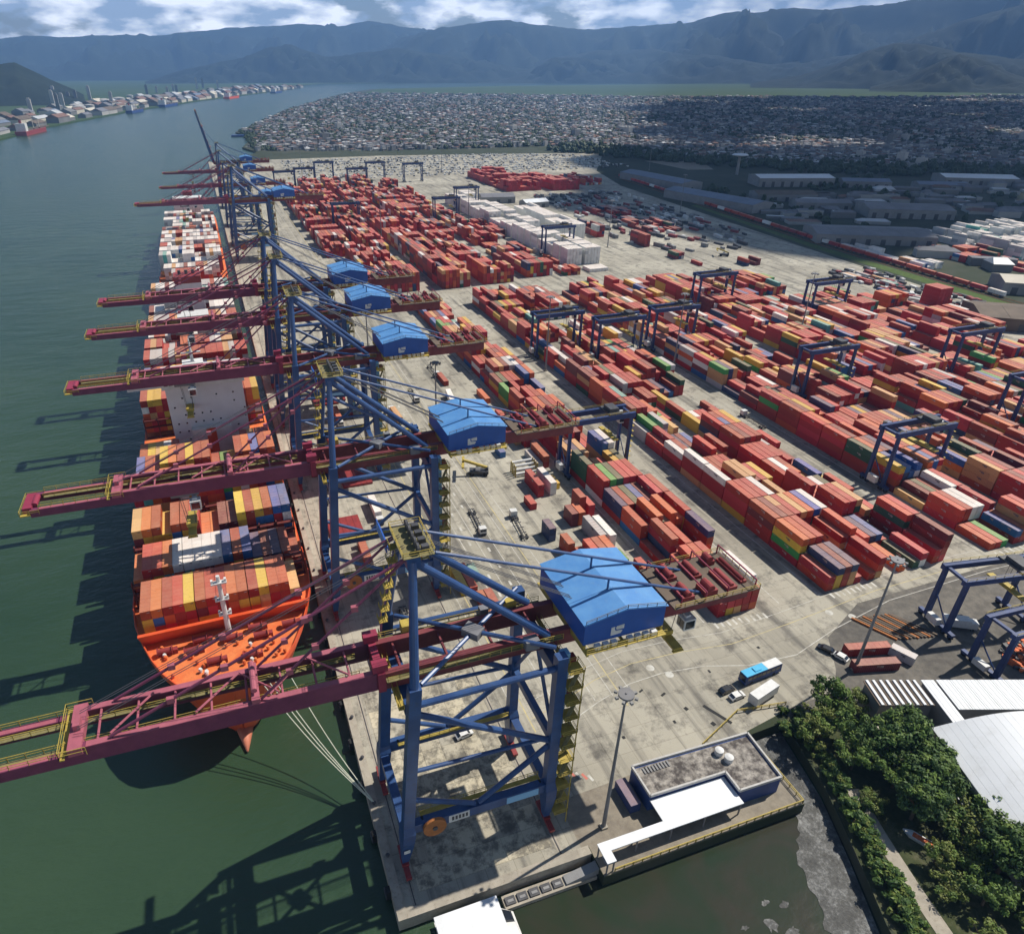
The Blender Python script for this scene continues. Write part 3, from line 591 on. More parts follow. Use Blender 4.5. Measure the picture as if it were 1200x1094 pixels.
    for yy in (-4.6, 4.6): rails(mb, (AP[0] - 1.6, yy, AP[1] + 1.0), (AP[0] + 3.6, yy, AP[1] + 1.0))
    for xx in (-1.6, 3.6): rails(mb, (AP[0] + xx, -4.6, AP[1] + 1.0), (AP[0] + xx, 4.6, AP[1] + 1.0))
    mb.build('apex_railing', MT['rail_yellow'], c)
    bd = MB().box(AP[0] - 2.2, 5.0, AP[1] - 4.4, AP[0] - 2.0, 12.5, AP[1] - 2.2); bd.beam((AP[0] - 1.9, 4.0, AP[1] - 3), (AP[0] - 1.9, 12, AP[1] - 3), .3, .3)
    sg = bd.build('sign_board', MT['house_wall'], c)
    mb = MB(); rr = random.Random(3); yy = 5.4
    while yy < 11.8:
        wv = .35 + rr.random() * .3; mb.box(AP[0] - 2.24, yy, AP[1] - 3.35, AP[0] - 2.2, yy + wv, AP[1] - 2.4); mb.box(AP[0] - 2.24, yy + .1, AP[1] - 4.2, AP[0] - 2.2, yy + wv, AP[1] - 3.6); yy += wv + .3
    mb.build('sign_lettering', MT['lightblue'], sg)
    # ladder tower up the far mast
    mb = MB()
    for k in range(7):
        f = k / 6; p = Vector((7.0, LY, 49)).lerp(Vector((AP[0], 4.1, AP[1] - 1)), f); x, y, z = p.x - 1.6, p.y - 2.2, p.z
        mb.box(x - .8, y - .9, z, x + .8, y + .9, z + .1)
        for a in (-.8, .8): rails(mb, (x + a, y - .9, z), (x + a, y + .9, z), step=1.8)
    for a in (-.35, .35): mb.beam((5.4 + a, LY - 2.2, 49), (AP[0] - 1.6 + a, 1.9, AP[1] - 1), .12, .12)
    mb.build('mast_ladder', MT['rail_yellow'], c)
    # machinery house
    h = empty('machinery_house'); h.parent = c
    X0, X1, Y0, Y1, Z0, Z1, ZR = 38.0, 54.4, -9.2, 9.2, 47.6, 52.4, 53.9; XM = (X0 + X1) / 2
    mb = MB(); mb.add([(X0, Y0, Z0), (X1, Y0, Z0), (X1, Y0, Z1), (XM, Y0, ZR), (X0, Y0, Z1), (X0, Y1, Z0), (X1, Y1, Z0), (X1, Y1, Z1), (XM, Y1, ZR), (X0, Y1, Z1)],
                      [(0, 1, 2, 3, 4), (9, 8, 7, 6, 5), (5, 0, 4, 9), (1, 6, 7, 2), (0, 5, 6, 1)])
    wl = mb.build('wall', MT['house_wall'], h)
    for sx in (0, 1):
        xa, xb = (X0 - .35, XM) if sx == 0 else (XM, X1 + .35); za, zb = (Z1 + .08, ZR + .18) if sx == 0 else (ZR + .18, Z1 + .08)
        for k in range(3):
            ya = Y0 - .3 + k * 6.27; yb = ya + 6.2
            mb = MB(); mb.hexa([(xa, ya, za - .12), (xb, ya, zb - .12), (xb, yb, zb - .12), (xa, yb, za - .12), (xa, ya, za), (xb, ya, zb), (xb, yb, zb), (xa, yb, za)])
            mb.build('roof_panel', MT['house_roof'], h)
    mb = MB()
    rails(mb, (X0 + .1, Y0 - .1, Z1 + .1), (XM, Y0 - .1, ZR + .2), .8); rails(mb, (XM, Y0 - .1, ZR + .2), (X1 - .1, Y0 - .1, Z1 + .1), .8); mb.build('railing', MT['mast'], h)
    lx = 43.4; lg = MB()      # white emblem: bracket-shaped piece and tab with a gap between
    yy = Y0 - .06
    def plate(pts): 
        n = len(pts); lg.add([(x, yy, z) for x, z in pts] + [(x, Y0 - .005, z) for x, z in pts], [tuple(range(n)), tuple(range(2 * n - 1, n - 1, -1))] + [((i + 1) % n, i, n + i, n + (i + 1) % n) for i in range(n)])
    plate([(lx, 48.4), (lx + 2.0, 48.55), (lx + 2.35, 49.1), (lx + 1.9, 49.3), (lx + .95, 49.35), (lx + .7, 49.75), (lx + .75, 50.35), (lx, 50.3)])
    plate([(lx + 1.1, 49.6), (lx + 2.6, 49.55), (lx + 2.6, 50.5), (lx + 1.1, 50.4), (lx + .95, 50.0)])
    lg.build('emblem', MT['white'], wl)
    mb = MB(); mb.box(X0, Y0 - 1.5, 46.6, X1, Y0 - .02, 46.75); mb.box(X0, Y1 + .02, 46.6, X1, Y1 + 1.2, 46.75); mb.box(X0, -LY + .3, 46.75, X0 + .5, Y1, 47.55); mb.box(X1 - .5, -LY + .3, 46.75, X1, Y1, 47.55)
    for xx in (X0 + .3, XM, X1 - .3): mb.box(xx - .2, Y0 - 1.4, 46.1, xx + .2, Y1 + 1.2, 46.6)
    rails(mb, (X0, Y0 - 1.5, 46.75), (X1, Y0 - 1.5, 46.75)); mb.build('service_walkway', MT['rail_yellow'], h)
    for k in range(8):
        if k in (3,): continue
        MB().box(X0 + 2.0 + k * 1.65, Y0 - 1.1, 46.76, X0 + 3.1 + k * 1.65, Y0 - .2, 47.7).build('air_conditioner', MT['white'], h)
    # rear platform with hoist gear
    rp = empty('rear_platform'); rp.parent = c
    mb = MB(); mb.box(59, -6.4, 47.52, 78.5, 6.4, 47.72); mb.build('deck', MT['roof_brown'], rp)
    mb = MB()
    for yy in (-6.4, 6.4): rails(mb, (59, yy, 47.7), (78.5, yy, 47.7))
    rails(mb, (78.5, -6.4, 47.7), (78.5, 6.4, 47.7)); mb.build('railing', MT['rail_yellow'], rp)
    for (x, y, sx, sy_, sz) in ((63, -3, 2.6, 4, 1.6), (63, 3, 2.6, 4, 1.6), (68, -3.6, 3, 3, 2.0), (68.5, 2.6, 2.2, 5, 1.3), (73, -2, 2.4, 6, 1.2), (73.5, 4, 2.4, 2.2, 1.9), (76.5, 0, 1.4, 8, 1.0)):
        mb = MB(); mb.cbox(x, y, 47.72, sx, sy_, sz * .55); mb.tube((x, y - sy_ * .45, 47.72 + sz * .7), (x, y + sy_ * .45, 47.72 + sz * .7), sz * .42, 12); mb.build('hoist_drum', MT['red_steel'], rp)
    for xx in (60.5, 66, 71, 77.5): MB().tube((xx, -6, 49.9), (xx, 6, 49.9), .16, 6).build('frame_bar', MT['crimson'], rp)
    for xx in (60.5, 66, 71, 77.5):
        for yy in (-6, 6): MB().tube((xx, yy, 47.72), (xx, yy, 49.9), .16, 6).build('frame_post', MT['crimson'], rp)
    # trolley, cabin, spreader
    tr = empty('trolley'); tr.parent = c; tx = trolley_x
    if boom_up: tx = 20.0
    mb = MB(); mb.box(tx - 3.4, -2.9, 43.2, tx + 3.4, 2.9, 43.9); mb.box(tx - 3.2, -3.05, 43.9, tx - 2.6, 3.05, 45.2); mb.box(tx + 2.6, -3.05, 43.9, tx + 3.2, 3.05, 45.2); mb.build('trolley_frame', MT['mast'], tr)
    mb = MB(); mb.cbox(tx + 2.2, -4.2, 40.2, 2.6, 2.4, 2.6); mb.box(tx + 1.6, -4.6, 42.8, tx + 2.8, -2.4, 43.25); cb = mb.build('operator_cabin', MT['white'], tr)
    MB().box(tx + .84, -5.2, 40.6, tx + .89, -3.2, 42.4).build('window', MT['glass'], cb)
    MB().box(tx + 1.2, -5.46, 40.6, tx + 3.2, -5.41, 42.4).build('window', MT['glass'], cb)
    sz = 33.0 if tx < 0 else 36.0
    mb = MB(); mb.box(tx - 1.0, -6.0, sz, tx + 1.0, 6.0, sz + .5); mb.box(tx - 1.3, -2.2, sz + .5, tx + 1.3, 2.2, sz + 1.5)
    for yy in (-6.0, 6.0): mb.box(tx - 1.22, yy - .3, sz - .25, tx + 1.22, yy + .3, sz)
    mb.build('spreader', MT['rail_yellow'], tr)
    for (dx, dy) in ((-1, -1.8), (1, -1.8), (-1, 1.8), (1, 1.8)): MB().tube((tx + dx, dy, sz + 1.5), (tx + dx * 1.6, dy, 43.2), .07, 5).build('hoist_rope', MT['rope'], tr)
    # stair tower and lift on the near landside leg
    st = empty('stair_tower'); st.parent = c; y0 = -LY - .98
    for k in range(11):
        z = 3.5 + k * 4.0
        mb = MB(); mb.box(34.7, y0 - .9, z, 37.6, y0 + 1.9, z + .12)
        for yy in (y0 - .9, y0 + 1.9): rails(mb, (34.7, yy, z + .1), (37.6, yy, z + .1), step=1.5)
        rails(mb, (37.6, y0 - .9, z + .1), (37.6, y0 + 1.9, z + .1), step=1.4); mb.build('landing', MT['rail_yellow'], st)
        if k < 10:
            a, q = ((35.2, y0 - .4, z + .1), (37.2, y0 + .2, z + 4.0)) if k % 2 else ((37.2, y0 + 1.2, z + .1), (35.2, y0 + .6, z + 4.0))
            mb = MB(); mb.beam(a, q, .8, .16); mb.build('stair_flight', MT['grating'], st)
    MB().box(34.62, y0 + 2.3, 1.6, 36.2, y0 + 3.9, 45.5).build('lift_shaft', MT['lightblue'], st)
    for z in (10, 22, 33, 42): MB().box(36.2, y0 + 2.2, z, 37.5, y0 + 3.7, z + 2.2).build('equipment_box', MT['red_steel'], st)
    for (px_, py_) in ((37.5, y0 - .8), (37.5, y0 + 1.8)): MB().box(px_ - .09, py_ - .09, .03, px_ + .09, py_ + .09, 44).build('stair_post', MT['rail_yellow'], st)
    # cable reel and plates on the near portal beam
    rl = MB().tube((9.2, -LY - .95, 11.6), (9.2, -LY - 1.6, 11.6), 2.3, 28).build('cable_reel', MT['rust'], c)
    MB().tube((9.2, -LY - 1.6, 11.6), (9.2, -LY - 1.8, 11.6), .5, 12).build('hub', MT['steel'], rl)
    pl = MB().box(12.2, -LY - .9, 10.7, 16.4, -LY - .82, 12.7).build('name_plate', MT['white'], c)
    mb = MB()
    for k in range(5): mb.box(12.8 + k * .7, -LY - .94, 11.2, 13.25 + k * .7, -LY - .9, 12.3)
    mb.build('plate_marks', MT['steel'], pl)
    pl = MB().box(24.2, -LY - .9, 10.8, 31.0, -LY - .82, 12.6).build('name_plate', MT['lightblue'], c)
    return c

CR = make_crane(trolley_x=62.0); CR.location = (0, 18.8, 0)
tag(CR, 'blue quay crane at the quay head whose maroon boom crosses only the ship bow', 'crane', 'quay cranes working the ship')
CR2 = make_crane(trolley_x=-30.0); CR2.location = (0, 95.5, 0)
tag(CR2, 'blue quay crane reaching over the front deck stacks between bow and grey superstructure', 'crane', 'quay cranes working the ship')
for yc, lab in ((169.5, 'blue quay crane whose maroon boom crosses the grey ship superstructure'), (225.0, 'blue quay crane whose boom passes just behind the ship bridge'), (270.0, 'blue quay crane over the red ship aft deck, near its funnel')):
    o = copy_tree(CR2); o.location = (0, yc, 0); o['label'] = lab
for yc, sc, lab in ((540.0, 1.0, 'tall blue quay crane over the white container stacks of the second ship'), (598.0, .82, 'small older quay crane beside the second ship, next to the tall blue one'), (690.0, .82, 'small older quay crane at the stern of the second ship'), (800.0, .82, 'small older quay crane beyond the second ship on the far quay')):
    o = copy_tree(CR2); o.location = (0, yc, 0); o.scale = (sc, sc, sc); o['label'] = lab; o['group'] = 'quay cranes on the far berth'
o = make_crane(boom_up=True); o.location = (0, 872, 0); o.scale = (.85, .85, .85); tag(o, 'blue quay crane on the far berth with its boom raised upright', 'crane', 'quay cranes on the far berth')

# ------------------------------------------------------------------ container ships
def hull_sections(x0, half, ybow, ystern, zdeck, zw, flare=10.0):
    secs = []; L = ystern - ybow
    ts = [0, .003, .008, .016, .028, .045, .065, .09, .115, .15, .2, .8, .9, .96, 1.0]
    for tt in ts:
        yd = ybow + tt * L
        wd = deck_half(tt, half) if tt < .85 else half * (1 - .12 * ((tt - .85) / .15) ** 2)
        ww = half * min(1, (tt / .24) ** .7) if tt < .24 else half * (1 if tt < .8 else 1 - .45 * ((tt - .8) / .2) ** 2)
        wd = max(wd, .25); ww = max(ww, .12)
        yw = yd + flare * max(0, 1 - tt / .14) * .8
        zd = zdeck + 2.5 * max(0, 1 - tt / .11) 
        secs.append([(x0 - wd, yd, zd), (x0 - (wd * .55 + ww * .45), (yd * .6 + yw * .4), zd * .45 + zw * .55), (x0 - ww, yw, zw), (x0 + ww, yw, zw), (x0 + (wd * .55 + ww * .45), (yd * .6 + yw * .4), zd * .45 + zw * .55), (x0 + wd, yd, zd)])
    return secs
def deck_half(tt, half): return half * min(1, (max(tt, 0) * 333 / 34) ** .33)

SHIP_BOXES = []     # (x, y, z, len, colour, ship, bay label)
def make_ship(name, ybow, ystern, x0, half, zdeck, label):
    s = empty(name, (x0, ybow, -3.0)); off = Vector((x0, ybow, -3.0)); L = ystern - ybow
    def put(mb, nm, mt, par=s, smooth=False):
        mb.v = [(x - off.x, y - off.y, z - off.z) for x, y, z in mb.v]; return mb.build(nm, mt, par, smooth=smooth)
    secs = hull_sections(x0, half, ybow, ystern, zdeck, -7.0)
    hl = put(MB().loft(secs, cap=True, closed=True), 'hull', MT['hull_red'])
    # bulwark: a thin raised wall around the foredeck
    mb = MB()
    pts = [p for p in [(sec[0][1], deck_half(0, half), sec) for sec in secs[:10]]]
    for sgn in (0, 5):
        for a, q in zip(secs[:10], secs[1:10]):
            p0, p1 = Vector(a[sgn]), Vector(q[sgn]); inn = Vector((0.25 if sgn == 0 else -0.25, 0.05, 0))
            mb.hexa([p0, p0 + inn, p1 + inn, p1, p0 + Vector((0, 0, 1.5)), p0 + inn + Vector((0, 0, 1.5)), p1 + inn + Vector((0, 0, 1.5)), p1 + Vector((0, 0, 1.5))])
    put(mb, 'bulwark', MT['hull_red'], hl)
    # deck plate just above the hull top
    mb = MB()
    for a, q in zip(secs, secs[1:]):
        mb.add([Vector(a[0]) + Vector((.3, 0, .03)), Vector(a[5]) + Vector((-.3, 0, .03)), Vector(q[5]) + Vector((-.3, 0, .03)), Vector(q[0]) + Vector((.3, 0, .03))], [(0, 1, 2, 3)])
    put(mb, 'deck', MT['deck_red'])
    return s, put
Z0S = 15.0
ship, put = make_ship('container_ship', 49.0, 382.0, -24.5, 22.6, Z0S, '')
ship.rotation_euler = (0, 0, R(1.03))
tag(ship, 'red hulled container ship with orange foredeck moored bow first toward the end of the quay', 'ship')
mb = MB(); mb.tube((-24.5, 58, -2.6), (-24.5, 48.6, -2.4), 2.6, 14, .25); mb.tube((-24.5, 64, -3.4), (-24.5, 58, -2.6), 3.4, 14, 2.6); put(mb, 'bulbous_bow', MT['bulb'], smooth=True)
mb = MB(); mb.hexa([(-44.0, 72.6, Z0S), (-5.0, 72.6, Z0S), (-5.0, 73.1, Z0S), (-44.0, 73.1, Z0S), (-44.6, 70.4, Z0S + 5.2), (-4.4, 70.4, Z0S + 5.2), (-4.4, 71.4, Z0S + 5.2), (-44.6, 71.4, Z0S + 5.2)])
put(mb, 'breakwater', MT['hull_red'])
mb = MB(); mb.box(-43.5, 73.2, Z0S + .1, -5.5, 87.5, Z0S + 1.6); put(mb, 'hatch_cover', MT['deck_red'])
# foremast with platforms
mb = MB(); mb.tube((-24.3, 69.6, Z0S), (-24.3, 70.2, 33.5), .75, 10, .45)
fmst = put(mb, 'foremast', MT['white'])
for (z, sx) in ((22, 3.0), (26.5, 3.2), (31.5, 3.6)):
    mb = MB(); mb.cbox(-24.3, 70.0, z, sx, 1.3, .35); mb.cbox(-24.3 - sx * .42, 70.0, z + .35, .5, .8, .8); mb.cbox(-24.3 + sx * .42, 70.0, z + .35, .5, .8, .8); put(mb, 'mast_platform', MT['white'], fmst)
# foredeck winches and vents
rr = random.Random(12)
for (x, y) in ((-33, 65), (-17, 65), (-28, 59.5), (-20, 58.5), (-39, 67), (-10, 67), (-24, 66.5), (-31, 68.5), (-18, 68.5)):
    mb = MB(); z = Z0S + 2.5 * max(0, 1 - ((y - 49) / 333) / .11) + .04
    mb.cbox(x, y, z, 3.4, 1.4, .5); mb.tube((x - 1.5, y, z + 1.1), (x + 1.5, y, z + 1.1), .75, 12); mb.tube((x - 1.7, y, z + 1.1), (x - 1.5, y, z + 1.1), 1.1, 12); mb.tube((x + 1.5, y, z + 1.1), (x + 1.7, y, z + 1.1), 1.1, 12); mb.cbox(x + 2.3, y, z, 1, 1.2, 1.3)
    put(mb, 'winch', MT['red_steel'])
for k in range(34):
    y = 56 + rr.random() * 14; tt = (y - 49) / 333; hw = deck_half(tt, 22.6) - 1.6; x = -24.5 + (rr.random() * 2 - 1) * hw; z = Z0S + 2.5 * max(0, 1 - tt / .11) + .04
    mb = MB(); mb.tube((x, y, z), (x, y, z + .8 + rr.random() * .6), .3, 8); mb.tube((x, y, z + .8), (x, y, z + 1.2), .5, 8, .35); put(mb, 'deck_vent', MT['deck_red'] if k % 6 else MT['white'])
# superstructure: wide grey front, white bridge with wings
ss = empty('superstructure'); ss.parent = ship
mb = MB(); mb.box(-34.9, 172, Z0S, -9.1, 187, 41.0); wl = put(mb, 'front_block', MT['ship_grey'], ss)
for rz_ in range(6):
    for k in range(9):
        if rr.random() < .42: continue
        x = -33.5 + k * 2.9 + rr.random() * .5; z = 20.5 + rz_ * 3.2
        mb = MB(); mb.box(x, 171.93, z, x + .55, 171.99, z + .55); put(mb, 'window', MT['glass'], wl)
mb = MB(); mb.hexa([(-35.8, 170.5, 41.0), (-8.3, 170.5, 41.0), (-8.3, 186, 41.0), (-35.8, 186, 41.0), (-35.8, 171.0, 44.2), (-8.3, 171.0, 44.2), (-8.3, 185, 44.2), (-35.8, 185, 44.2)]); br_ = put(mb, 'bridge', MT['white'], ss)
for k in range(16):
    mb = MB(); mb.box(-34.9 + k * 1.66, 170.55, 42.4, -33.6 + k * 1.66, 170.85, 43.7); put(mb, 'window', MT['glass'], br_)
mb = MB(); mb.box(-46.8, 173, 41.05, -35.9, 176.5, 42.3); mb.box(-8.2, 173, 41.05, -2.6, 176.5, 42.3); put(mb, 'bridge_wing', MT['ship_grey'], ss)
mb = MB(); mb.box(-34.8, 172.5, 44.22, -9.3, 184, 44.5); mb.cbox(-24.5, 180, 44.5, 7, 5, 2.4); mb.tube((-24.5, 180, 46.9), (-24.5, 180, 55), .6, 8, .25); mb.cbox(-24.5, 180, 50, 6.5, .6, .4); put(mb, 'radar_mast', MT['white'], ss)
mb = MB(); mb.box(-28.8, 168.6, Z0S, -15.3, 171.9, 25.5); put(mb, 'forward_casing', MT['white'], ss)
mb = MB(); mb.box(-24, 168.4, Z0S + 1, -20.7, 168.58, 25.52); put(mb, 'red_panel', MT['hull_red'], ss)
# aft casing and funnel
mb = MB(); mb.box(-31.3, 283, Z0S, -16.8, 293, 32.5); put(mb, 'aft_casing', MT['white'])
fn = empty('funnel'); fn.parent = ship
mb = MB(); mb.box(-30.7, 316, Z0S, -17.7, 327, 40); put(mb, 'casing', MT['ship_grey'], fn)
mb = MB(); mb.box(-30.8, 315.9, 40.0, -17.6, 327.1, 43.5); put(mb, 'red_top', MT['red_steel'], fn)
for k in range(3):
    mb = MB(); mb.tube((-27.8 + k * 3.4, 322, 43.5), (-27.8 + k * 3.4, 322, 45.5), .8, 10); put(mb, 'exhaust_pipe', MT['steel'], fn)
# second ship astern
ship2, put2 = make_ship('container_ship', 398.0, 690.0, -29.5, 22.0, 13.0, '')
tag(ship2, 'second container ship loaded mostly with white containers, moored astern of the red one', 'ship')
mb = MB(); mb.box(-42, 632, 13, -17, 645, 36); b2 = put2(mb, 'superstructure', MT['white'])
mb = MB(); mb.box(-33, 655, 13, -25, 664, 38); put2(mb, 'funnel', MT['red_steel'])

# mooring lines from bow to quay
ml = [((-18.2, 51.6, 18.4), (0.4, 24, .85)), ((-17.0, 52.0, 18.4), (0.4, 24, .75)), ((-13.5, 53.8, 18.2), (0.4, 24, .95)), ((-19.5, 51.0, 18.4), (0.4, 24, .65))]
for a, q in ml:
    a, q = Vector(a), Vector(q); mb = MB(); prev = a
    for k in range(1, 11):
        f = k / 10; p = a.lerp(q, f) - Vector((0, 0, 2.6 * math.sin(math.pi * f))); mb.tube(prev, p, .11, 5, cap=False); prev = p
    o = mb.build('mooring_line', MT['moor']); tag(o, 'pale mooring rope running from the red ship bow to the quay edge', 'rope', 'mooring ropes at the bow')

# ------------------------------------------------------------------ shipping containers
CH = 2.62; CW = 2.44; L40 = 12.19; L20 = 6.06
def corrugated(length, mt):
    """one box: corner posts, rails, corrugated sides and front, ribbed roof, door bars on the end facing the quay head"""
    mb = MB(); w2 = CW / 2; l2 = length / 2; h = 2.59; p = .16; d = .05
    for sx in (-1, 1):
        for sy in (-1, 1): mb.cbox(sx * (w2 - p / 2), sy * (l2 - p / 2), 0, p, p, h)
        mb.box(min(sx * w2, sx * (w2 - .1)), -l2 + p, 0, max(sx * w2, sx * (w2 - .1)), l2 - p, .16); mb.box(min(sx * w2, sx * (w2 - .1)), -l2 + p, h - .12, max(sx * w2, sx * (w2 - .1)), l2 - p, h)
        n = int(length / .56); st = (length - 2 * p) / n; y = -l2 + p; prof = []
        for k in range(n): prof += [(0, y), (0, y + st * .3), (d, y + st * .5), (d, y + st * .8)]; y += st
        prof.append((0, l2 - p))
        vs = []
        for (dd, yy) in prof: x = sx * (w2 - .015 - dd); vs += [(x, yy, .16), (x, yy, h - .12)]
        mb.add(vs, [(2 * i, 2 * i + 1, 2 * i + 3, 2 * i + 2) if sx < 0 else (2 * i, 2 * i + 2, 2 * i + 3, 2 * i + 1) for i in range(len(prof) - 1)])
    mb.box(-w2 + .1, -l2 + .04, h - .1, w2 - .1, l2 - .04, h - .03)
    for k in range(int(length / 1.5)): yy = -l2 + .5 + k * 1.5; mb.box(-w2 + .14, yy, h - .03, w2 - .14, yy + .8, h - .005)
    for sy in (-1, 1):
        ya, yb = sorted((sy * l2, sy * (l2 - .1))); mb.box(-w2 + p, ya, 0, w2 - p, yb, .16); mb.box(-w2 + p, ya, h - .14, w2 - p, yb, h)
        ya, yb = sorted((sy * (l2 - .04), sy * (l2 - .1))); mb.box(-w2 + p, ya, .16, w2 - p, yb, h - .14)
    for x in (-.85, -.4, .4, .85): mb.tube((x, -l2 - .0, .1), (x, -l2 - .0, h - .1), .035, 5)
    mb.box(-.03, -l2 + .0, .16, .03, -l2 + .04, h - .14)
    mb.box(-w2 + .1, -l2 + .1, .02, w2 - .1, l2 - .1, .1)
    for sx in (-1, 1):        # owner's mark high on each long side, codes at the corners
        x = sx * (w2 + .004); k0 = 1.5 if length > 8 else .9
        for (ya, yb, za, zb) in ((-k0, k0 * .2, 1.75, 2.05), (-k0, -k0 * .3, 1.4, 1.62), (l2 - 1.5, l2 - .5, 2.15, 2.3)):
            mb.add([(x, ya, za), (x, yb, za), (x, yb, zb), (x, ya, zb)], [(0, 3, 2, 1) if sx < 0 else (0, 1, 2, 3)], 1)
    mb.add([(.3, -l2 - .04, 2.0), (.95, -l2 - .04, 2.0), (.95, -l2 - .04, 2.2), (.3, -l2 - .04, 2.2)], [(0, 1, 2, 3)], 1)
    return mb.mesh('shipping_container', mt)
CMESH = {}
MT['mark'] = mat('stencil_white', (.5, .48, .45), .7, 0, 1.5, (.3, .2, .18)); MT['mark_dark'] = mat('stencil_dark', (.08, .09, .12), .7)
def cmesh(length, ci):
    k = (length, ci)
    if k not in CMESH: CMESH[k] = corrugated(length, [CM[ci], MT['mark'] if CCOL[ci][0] not in ('white', 'pale grey', 'tan', 'yellow') else MT['mark_dark']])
    return CMESH[k]
BOXES = []   # x, y, z, length, colour, exposed(top,left,front), where, top?
PAL = {'yard': [('brick red', 27), ('bright red', 11), ('rust red', 17), ('dark maroon', 8), ('orange', 9), ('tan', 8), ('yellow', 5), ('blue', 5), ('navy blue', 3), ('white', 4), ('pale grey', 4), ('green', 2), ('dark green', 3), ('teal', 1)],
       'front': [('orange', 16), ('rust red', 16), ('brick red', 14), ('bright red', 8), ('yellow', 7), ('tan', 6), ('dark maroon', 4), ('blue', 3), ('white', 2)],
       'mix': [('brick red', 16), ('rust red', 14), ('dark maroon', 8), ('orange', 10), ('yellow', 7), ('blue', 8), ('white', 7), ('tan', 5), ('teal', 2), ('green', 2)],
       'white': [('white', 46), ('pale grey', 12), ('tan', 4), ('rust red', 3), ('dark maroon', 5), ('blue', 2), ('teal', 2)],
       'redw': [('white', 8), ('pale grey', 6), ('brick red', 8), ('rust red', 8), ('tan', 4), ('orange', 3), ('teal', 1)],
       'allwhite': [('white', 30), ('pale grey', 2)], 'allred': [('brick red', 20), ('bright red', 10), ('rust red', 4)], 'palewhite': [('white', 8), ('pale grey', 10), ('teal', 1)],
       'far': [('brick red', 30), ('bright red', 10), ('rust red', 16), ('dark maroon', 8), ('orange', 9), ('tan', 6), ('white', 3), ('pale grey', 3), ('navy blue', 4), ('dark green', 3), ('yellow', 2)],
       'darkred': [('dark maroon', 20), ('brick red', 12), ('rust red', 10), ('navy blue', 6), ('dark green', 4), ('pale grey', 4)]}
def pick(pal, rr):
    items = PAL[pal]; s = sum(w_ for _, w_ in items); v = rr.random() * s
    for n_, w_ in items:
        v -= w_
        if v <= 0: return CI[n_]
    return 0
def lay_block(hts, xs, ys, z0, pal, rr, where, p20=.12, fixed=None, along=L40):
    nr, nb = len(xs), len(ys)
    for i in range(nr):
        for j in range(nb):
            H = hts[i][j]
            base = pick(pal, rr)
            two = rr.random() < p20
            for k in range(H):
                if rr.random() < .72: base = pick(pal, rr)
                ci = base
                if fixed and (i, j, k == H - 1) in fixed: ci, two = fixed[(i, j, k == H - 1)]
                top = k == H - 1
                left = i == 0 or hts[i - 1][j] <= k; right = i == nr - 1 or hts[i + 1][j] <= k
                front = j == 0 or hts[i][j - 1] <= k; back = j == nb - 1 or hts[i][j + 1] <= k
                if not (top or left or right or front or back): continue
                z = z0 + k * CH
                if two:
                    BOXES.append((xs[i], ys[j] - 3.065, z, L20, ci, top, left, front, where)); BOXES.append((xs[i], ys[j] + 3.065, z, L20, pick(pal, rr) if rr.random() < .4 and not fixed else ci, top, left, False, where))
                else: BOXES.append((xs[i] + (rr.random() - .5) * .06, ys[j] + (rr.random() - .5) * .12, z, L40, ci, top, left, front, where))
# --- deck cargo of the red ship
rr = random.Random(21)
def deck_bay(y, n, tiers, pal, where, x0=-24.5, zb=16.7, var=1, fixed=None, p20=.08, low=None):
    xs = [x0 + (i - (n - 1) / 2) * 2.5 + .12 * ((i // 5) - 1.5) for i in range(n)]
    h = []
    cur = tiers
    for i in range(n):
        if i % 3 == 0: cur = max(1, tiers - (rr.random() < .35) * rr.randint(0, var))
        h.append([cur])
    if low:
        for i, v in low.items(): h[i] = [v]
    lay_block(h, xs, [y], zb, pal, rr, where, p20, fixed)
T = True
fx = {(i, 0, T): (CI[c], False) for i, c in enumerate(['rust red', 'orange', 'rust red', 'bright red', 'yellow', 'rust red', 'brick red', 'brick red', 'orange', 'rust red', 'rust red', 'yellow', 'orange', 'brick red', 'tan'])}
deck_bay(80.2, 15, 3, 'front', 'first deck bay behind the breakwater', fixed=fx, var=0, low={14: 2, 0: 3})
fx = {(i, 0, T): (CI[c], tw) for i, (c, tw) in enumerate([('orange', False), ('bright red', False), ('bright red', False), ('orange', False), ('white', T), ('white', T), ('white', T), ('white', T), ('white', T), ('blue', T), ('rust red', T), ('blue', T), ('navy blue', False), ('dark maroon', T), ('navy blue', False), ('rust red', T), ('rust red', False), ('orange', False)])}
deck_bay(97.0, 17, 3, 'mix', 'second deck bay of the red ship', fixed=fx, var=0, low={0: 2, 3: 3, 12: 2, 13: 2, 14: 2, 15: 2, 16: 1})
fx = {(i, 0, T): (CI[c], False) for i, c in enumerate(['tan', 'orange', 'rust red', 'yellow', 'rust red', 'rust red', 'bright red', 'orange', 'orange', 'dark maroon', 'dark maroon', 'yellow', 'rust red', 'yellow', 'rust red', 'blue', 'blue', 'blue'])}
deck_bay(112.4, 17, 4, 'mix', 'third deck bay of the red ship', fixed=fx, low={3: 3, 7: 2, 8: 2, 9: 3, 10: 3, 11: 4, 15: 4})
fx = {(i, 0, T): (CI[c], False) for i, c in enumerate(['bright red', 'teal', 'orange', 'orange', 'rust red', 'rust red', 'rust red', 'bright red', 'bright red', 'bright red', 'green', 'tan', 'rust red', 'rust red', 'rust red', 'blue', 'orange', 'orange'])}
deck_bay(129.5, 17, 5, 'mix', 'fourth deck bay of the red ship', fixed=fx, low={7: 4, 8: 4, 9: 4, 10: 4})
